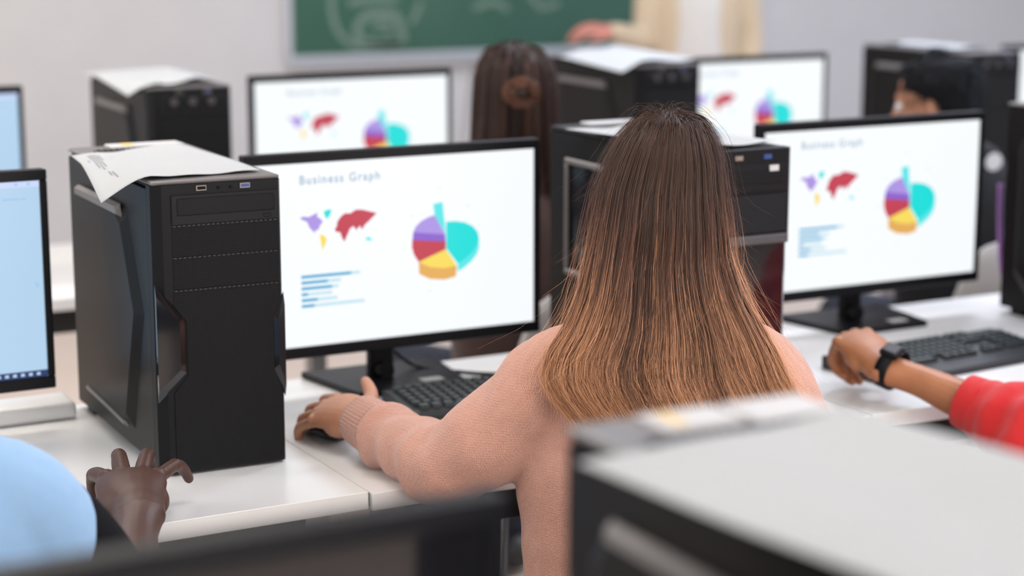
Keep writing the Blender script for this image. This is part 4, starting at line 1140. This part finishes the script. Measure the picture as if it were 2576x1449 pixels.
obj('sleeve', mesh_vf('sleeve', Tt.fuse(.007, 5), orgb), M_blackfab, rootb)
cap_hair(rootb, orgb, hcb, (0.05, 1, -.2), (.012, .009, .008), seed=8)
chair((.38, 2.12, 0), HB, 'light grey plastic chair of the person in light blue')

# ================= person in red at the right
HR = R_(-8)
SLr = np.array((2.44, 2.10, .93)); Er = np.array((2.222, 2.235, .735)); Wr = np.array((2.112, 2.545, .812))
SRr = np.array((2.80, 2.14, .93)); ERr = np.array((2.86, 2.22, .74)); WRr = np.array((2.70, 2.42, .79))
dr = nrm(Wr - Er)
slr = ([SLr + np.array((.08, 0, .02)), SLr, (SLr + Er) / 2 + np.array((-.01, -.02, 0)), Er, Er + dr * .04, Er + dr * .075, Er + dr * .105, Er + dr * .13, Er + dr * .15], [.07, .088, .090, .086, .080, .070, .060, .052, .045])
rootr, orgr, hcr, Rr_, Fr_, tr_ = person('person', 'person in a red sweatshirt at the right, only the watch arm showing', (2.62, 2.08), HR, .955, (2.61, 2.15, 1.165), (-.05, 1, -.2),
    {'L': (SLr, Er, Wr), 'R': (SRr, ERr, WRr)}, S_tan, F_red, lean=.04, loose=.02, sleeve={'L': slr}, topvox=.005, folds=.004, armfold=[(Er - dr * .06, Er + dr * .125, 95, .0055, .12), (SLr, Er, 70, .006, .12)],
    hands={'L': dict(fwd=(.14, .95, .24), up=(-.16, -.28, .93), curl=[(66, 66, 40), (70, 68, 40), (72, 68, 40), (72, 66, 40)], thumb=[(.55, .70, -.45), (.25, .85, -.45), (.0, .85, -.5)], voxel=.002, lift=(4, 4, 4, 4), scale=1.12, spread=(7, 2, -3, -8)),
           'R': dict(fwd=(-.1, 1, -.1), up=(0, 0, 1), curl=[(20, 25, 15)] * 4, voxel=.004)})
cuff(rootr, orgr, Er + dr * .13, Er + dr * .165, .050, .046, F_red, 60, .0004)
cap_hair(rootr, orgr, hcr, (-.05, 1, -.2), (.012, .009, .008), seed=9)
# wristwatch
A = Wr - dr * .028; s = nrm(np.cross(dr, (0, 0, 1.))); b = np.cross(s, dr)
V = []; Fs = []; nn = 40
prof = [(-.012, .0), (-.011, .003), (.011, .003), (.012, 0.)]
for tt, rr in prof:
    for j in range(nn):
        a = 2 * math.pi * j / nn; V.append(tuple(A + dr * tt + s * math.cos(a) * (.0395 + rr) + b * math.sin(a) * (.0335 + rr) - orgr))
for i in range(3):
    for j in range(nn): Fs.append((i * nn + j, i * nn + (j + 1) % nn, (i + 1) * nn + (j + 1) % nn, (i + 1) * nn + j))
wt = MB().raw(V, Fs).build('wristwatch', M_plast, rootr, True)
wt['label'] = 'black sports wristwatch'
dirs = nrm(b * .9 - s * .35); rad_p = .0345
def oriented(c, ax, half, bev, name, m, par):
    mm = MB(); mm.box(-half[0], half[0], -half[1], half[1], -half[2], half[2], bev, 2)
    Mx = Matrix((( *[float(ax[k][0]) for k in range(3)], 0), (*[float(ax[k][1]) for k in range(3)], 0), (*[float(ax[k][2]) for k in range(3)], 0), (0, 0, 0, 1)))
    mm.bm.transform(Matrix.Translation(Vector(tuple(map(float, c)))) @ Mx)
    return mm.build(name, m, par)
side_ = nrm(np.cross(dr, dirs))
cw = A - orgr + dirs * .038
oriented(cw, (side_, dr, dirs), (.017, .018, .006), .0055, 'watch_case', M_plast2, wt)
oriented(cw + dirs * .0063, (side_, dr, dirs), (.011, .012, .0008), .0004, 'watch_display', mat('watch_lcd', (.10, .10, .11), .15), wt)
chair((2.62, 2.05, 0), HR, 'light grey plastic chair of the person in red')

# ================= second row student with long dark hair
HD = R_(5)
rootd, orgd, hcd, Rd, Fd, _ = person('person', 'student with long dark brown hair half tied back, far row', (2.005, 3.61), HD, .955, (2.008, 3.67, 1.160), (.05, 1, -.15),
    {'L': ((1.86, 3.62, .94), (1.80, 3.85, .78), (1.88, 4.10, .79)), 'R': ((2.20, 3.60, .94), (2.27, 3.84, .78), (2.2, 4.1, .79))}, S_tan, F_brown, vox=.009, topvox=.009)
TABD = [(1.310, 0, .012, .012, 0), (1.302, 0, .042, .055, 0), (1.285, 0, .064, .085, 0), (1.25, 0, .084, .11, 0), (1.19, 0, .09, .108, 0), (1.12, 0, .094, .104, 0), (1.05, -.002, .10, .095, .03), (.99, -.004, .115, .10, .06), (.92, 0, .125, .12, .08), (.8, 0, .12, .13, .08), (.7, 0, .10, .13, .08)]
def col_d(z, al, cl, rn):
    t = np.clip(.35 + .3 * cl + .1 * rn, 0, 1)[..., None]
    a = np.array((.012, .007, .006)); c = np.array((.060, .024, .014))
    return a + (c - a) * t
Rd3 = np.array((math.cos(R_(20)), -math.sin(R_(20)), 0.)); Fd3 = np.array((math.sin(R_(20)), math.cos(R_(20)), 0.))
hd = long_hair(rootd, orgd, hcd, Rd3, Fd3, TABD, 1.310, 3600, col_d, rad=.0010, K=16, zend=.74, zjit=.02, wisps=40, seed=12)
# half-up twist at the back of the head
cbn = np.array(hcd) - Fd3 * .108 - Rd3 * .004 + np.array((0, 0, .048))
rr = np.random.default_rng(3); N = 420; K = 12
th0 = rr.uniform(0, 6.28, N); R0 = rr.uniform(.016, .040, N); tilt = rr.normal(0, .25, N); s_ = np.linspace(0, 1, K)[None, :]
an = th0[:, None] + s_ * 2.4
P = cbn + (np.cos(an) * R0[:, None])[..., None] * Rd3 + (np.sin(an) * R0[:, None] * .85)[..., None] * np.array((0, 0, 1.)) - (.024 * np.sqrt(np.clip(1 - (R0[:, None] / .044) ** 2, 0, 1)) + .009 * np.sin(an * 2 + 4 * tilt[:, None]))[..., None] * Fd3
cc = np.array((.085, .034, .018))[None, None, :] * rr.uniform(.2, 2.2, (N, 1, 1)) + np.zeros((N, K, 3))
Fk = Flesh(); Fk.ball(cbn, (.040, .020, .034), (Rd3, Fd3, np.array((0, 0, 1.))))
obj('hair_bun', strands_mesh('hair_bun', P, np.full(N, .0011), cc, orgd, (Fk.V, Fk.F), lambda SV: np.tile(np.array((.03, .013, .008)), (len(SV), 1)), tuple(cbn + Fd3 * .05)), M_hair, hd)
chair((2.03, 3.57, 0), HD, 'light grey plastic chair of the dark haired far row student')

# ================= black haired student, far right
HK = R_(12)
rootk, orgk, hck, Rk, Fk3, _ = person('person', 'student with short black hair facing left, in front of the far right tower', (3.26, 3.615), HK, .925, (3.213, 3.689, 1.115), (-.62, .75, -.12),
    {'L': ((3.09, 3.64, .90), (3.03, 3.86, .77), (3.09, 4.13, .79)), 'R': ((3.44, 3.58, .90), (3.50, 3.82, .77), (3.45, 4.12, .79))}, S_light, F_black, vox=.008, topvox=.008)
cap_hair(rootk, orgk, hck, (-.62, .75, -.12), (.008, .008, .010), 4200, .0010, .035, 6)
em_ = MB(); em_.cyl((0, 0, 0), 'y', .022, .002, 24)
em_ = em_.build('shirt_emblem', M_label, rootk); em_.location = (-.045, -.143, .995); em_.rotation_euler = (R_(8), 0, R_(-12))
chair((3.255, 3.585, 0), HK, 'light grey plastic chair of the black haired student')

# ================= teacher by the board
HT = R_(180 + 28)
Ot = (4.46, 6.60)
rt = np.array((math.cos(HT), -math.sin(HT), 0.)); ft = np.array((math.sin(HT), math.cos(HT), 0.))
def t3(x, f, z): return np.array((Ot[0], Ot[1], 0.)) + rt * x + ft * f + np.array((0, 0, z))
St, Et, Wt = t3(.185, 0, 1.36), t3(.215, .02, 1.08), t3(.36, .12, 1.125)
Sl, El, Wl = t3(-.185, 0, 1.36), t3(-.225, -.01, 1.09), t3(-.215, .05, .86)
roott, orgt, hct, Rt, Ft, _ = person('person', 'teacher in a cream cardigan gesturing in front of the chalkboard', Ot, HT, 1.385, t3(0, .02, 1.60), ft, {'R': (St, Et, Wt), 'L': (Sl, El, Wl)}, S_pink, F_cream,
    lean=0., loose=.018, wide=.96, vox=.010, topvox=.010, stand=True,
    hands={'R': dict(fwd=nrm(rt * 1 + ft * .35 + np.array((0, 0, .12))), up=nrm(np.array((0, 0, 1.)) + ft * .5), curl=[(18, 25, 15), (20, 28, 15), (22, 30, 15), (25, 30, 15)], voxel=.0035, spread=(14, 4, -6, -16)),
           'L': dict(fwd=(0, 0, -1), up=tuple(-rt), curl=[(15, 20, 15)] * 4, voxel=.0035)})
V = []; Fs = []
zz = np.linspace(.92, 1.36, 12); xx = np.linspace(-1, 1, 13)
for z in zz:
    for x in xx:
        V.append(tuple(t3(x * .105, .148 - .045 * x * x - .02 * max(0, (z - 1.25) / .12), z) - orgt))
for i in range(11):
    for j in range(12): Fs.append((i * 13 + j, i * 13 + j + 1, (i + 1) * 13 + j + 1, (i + 1) * 13 + j))
MB().raw(V, Fs).build('shirt', F_grey, roott, True)
cap_hair(roott, orgt, hct, ft, (.05, .025, .015), 2000, .0012, .05, 13)
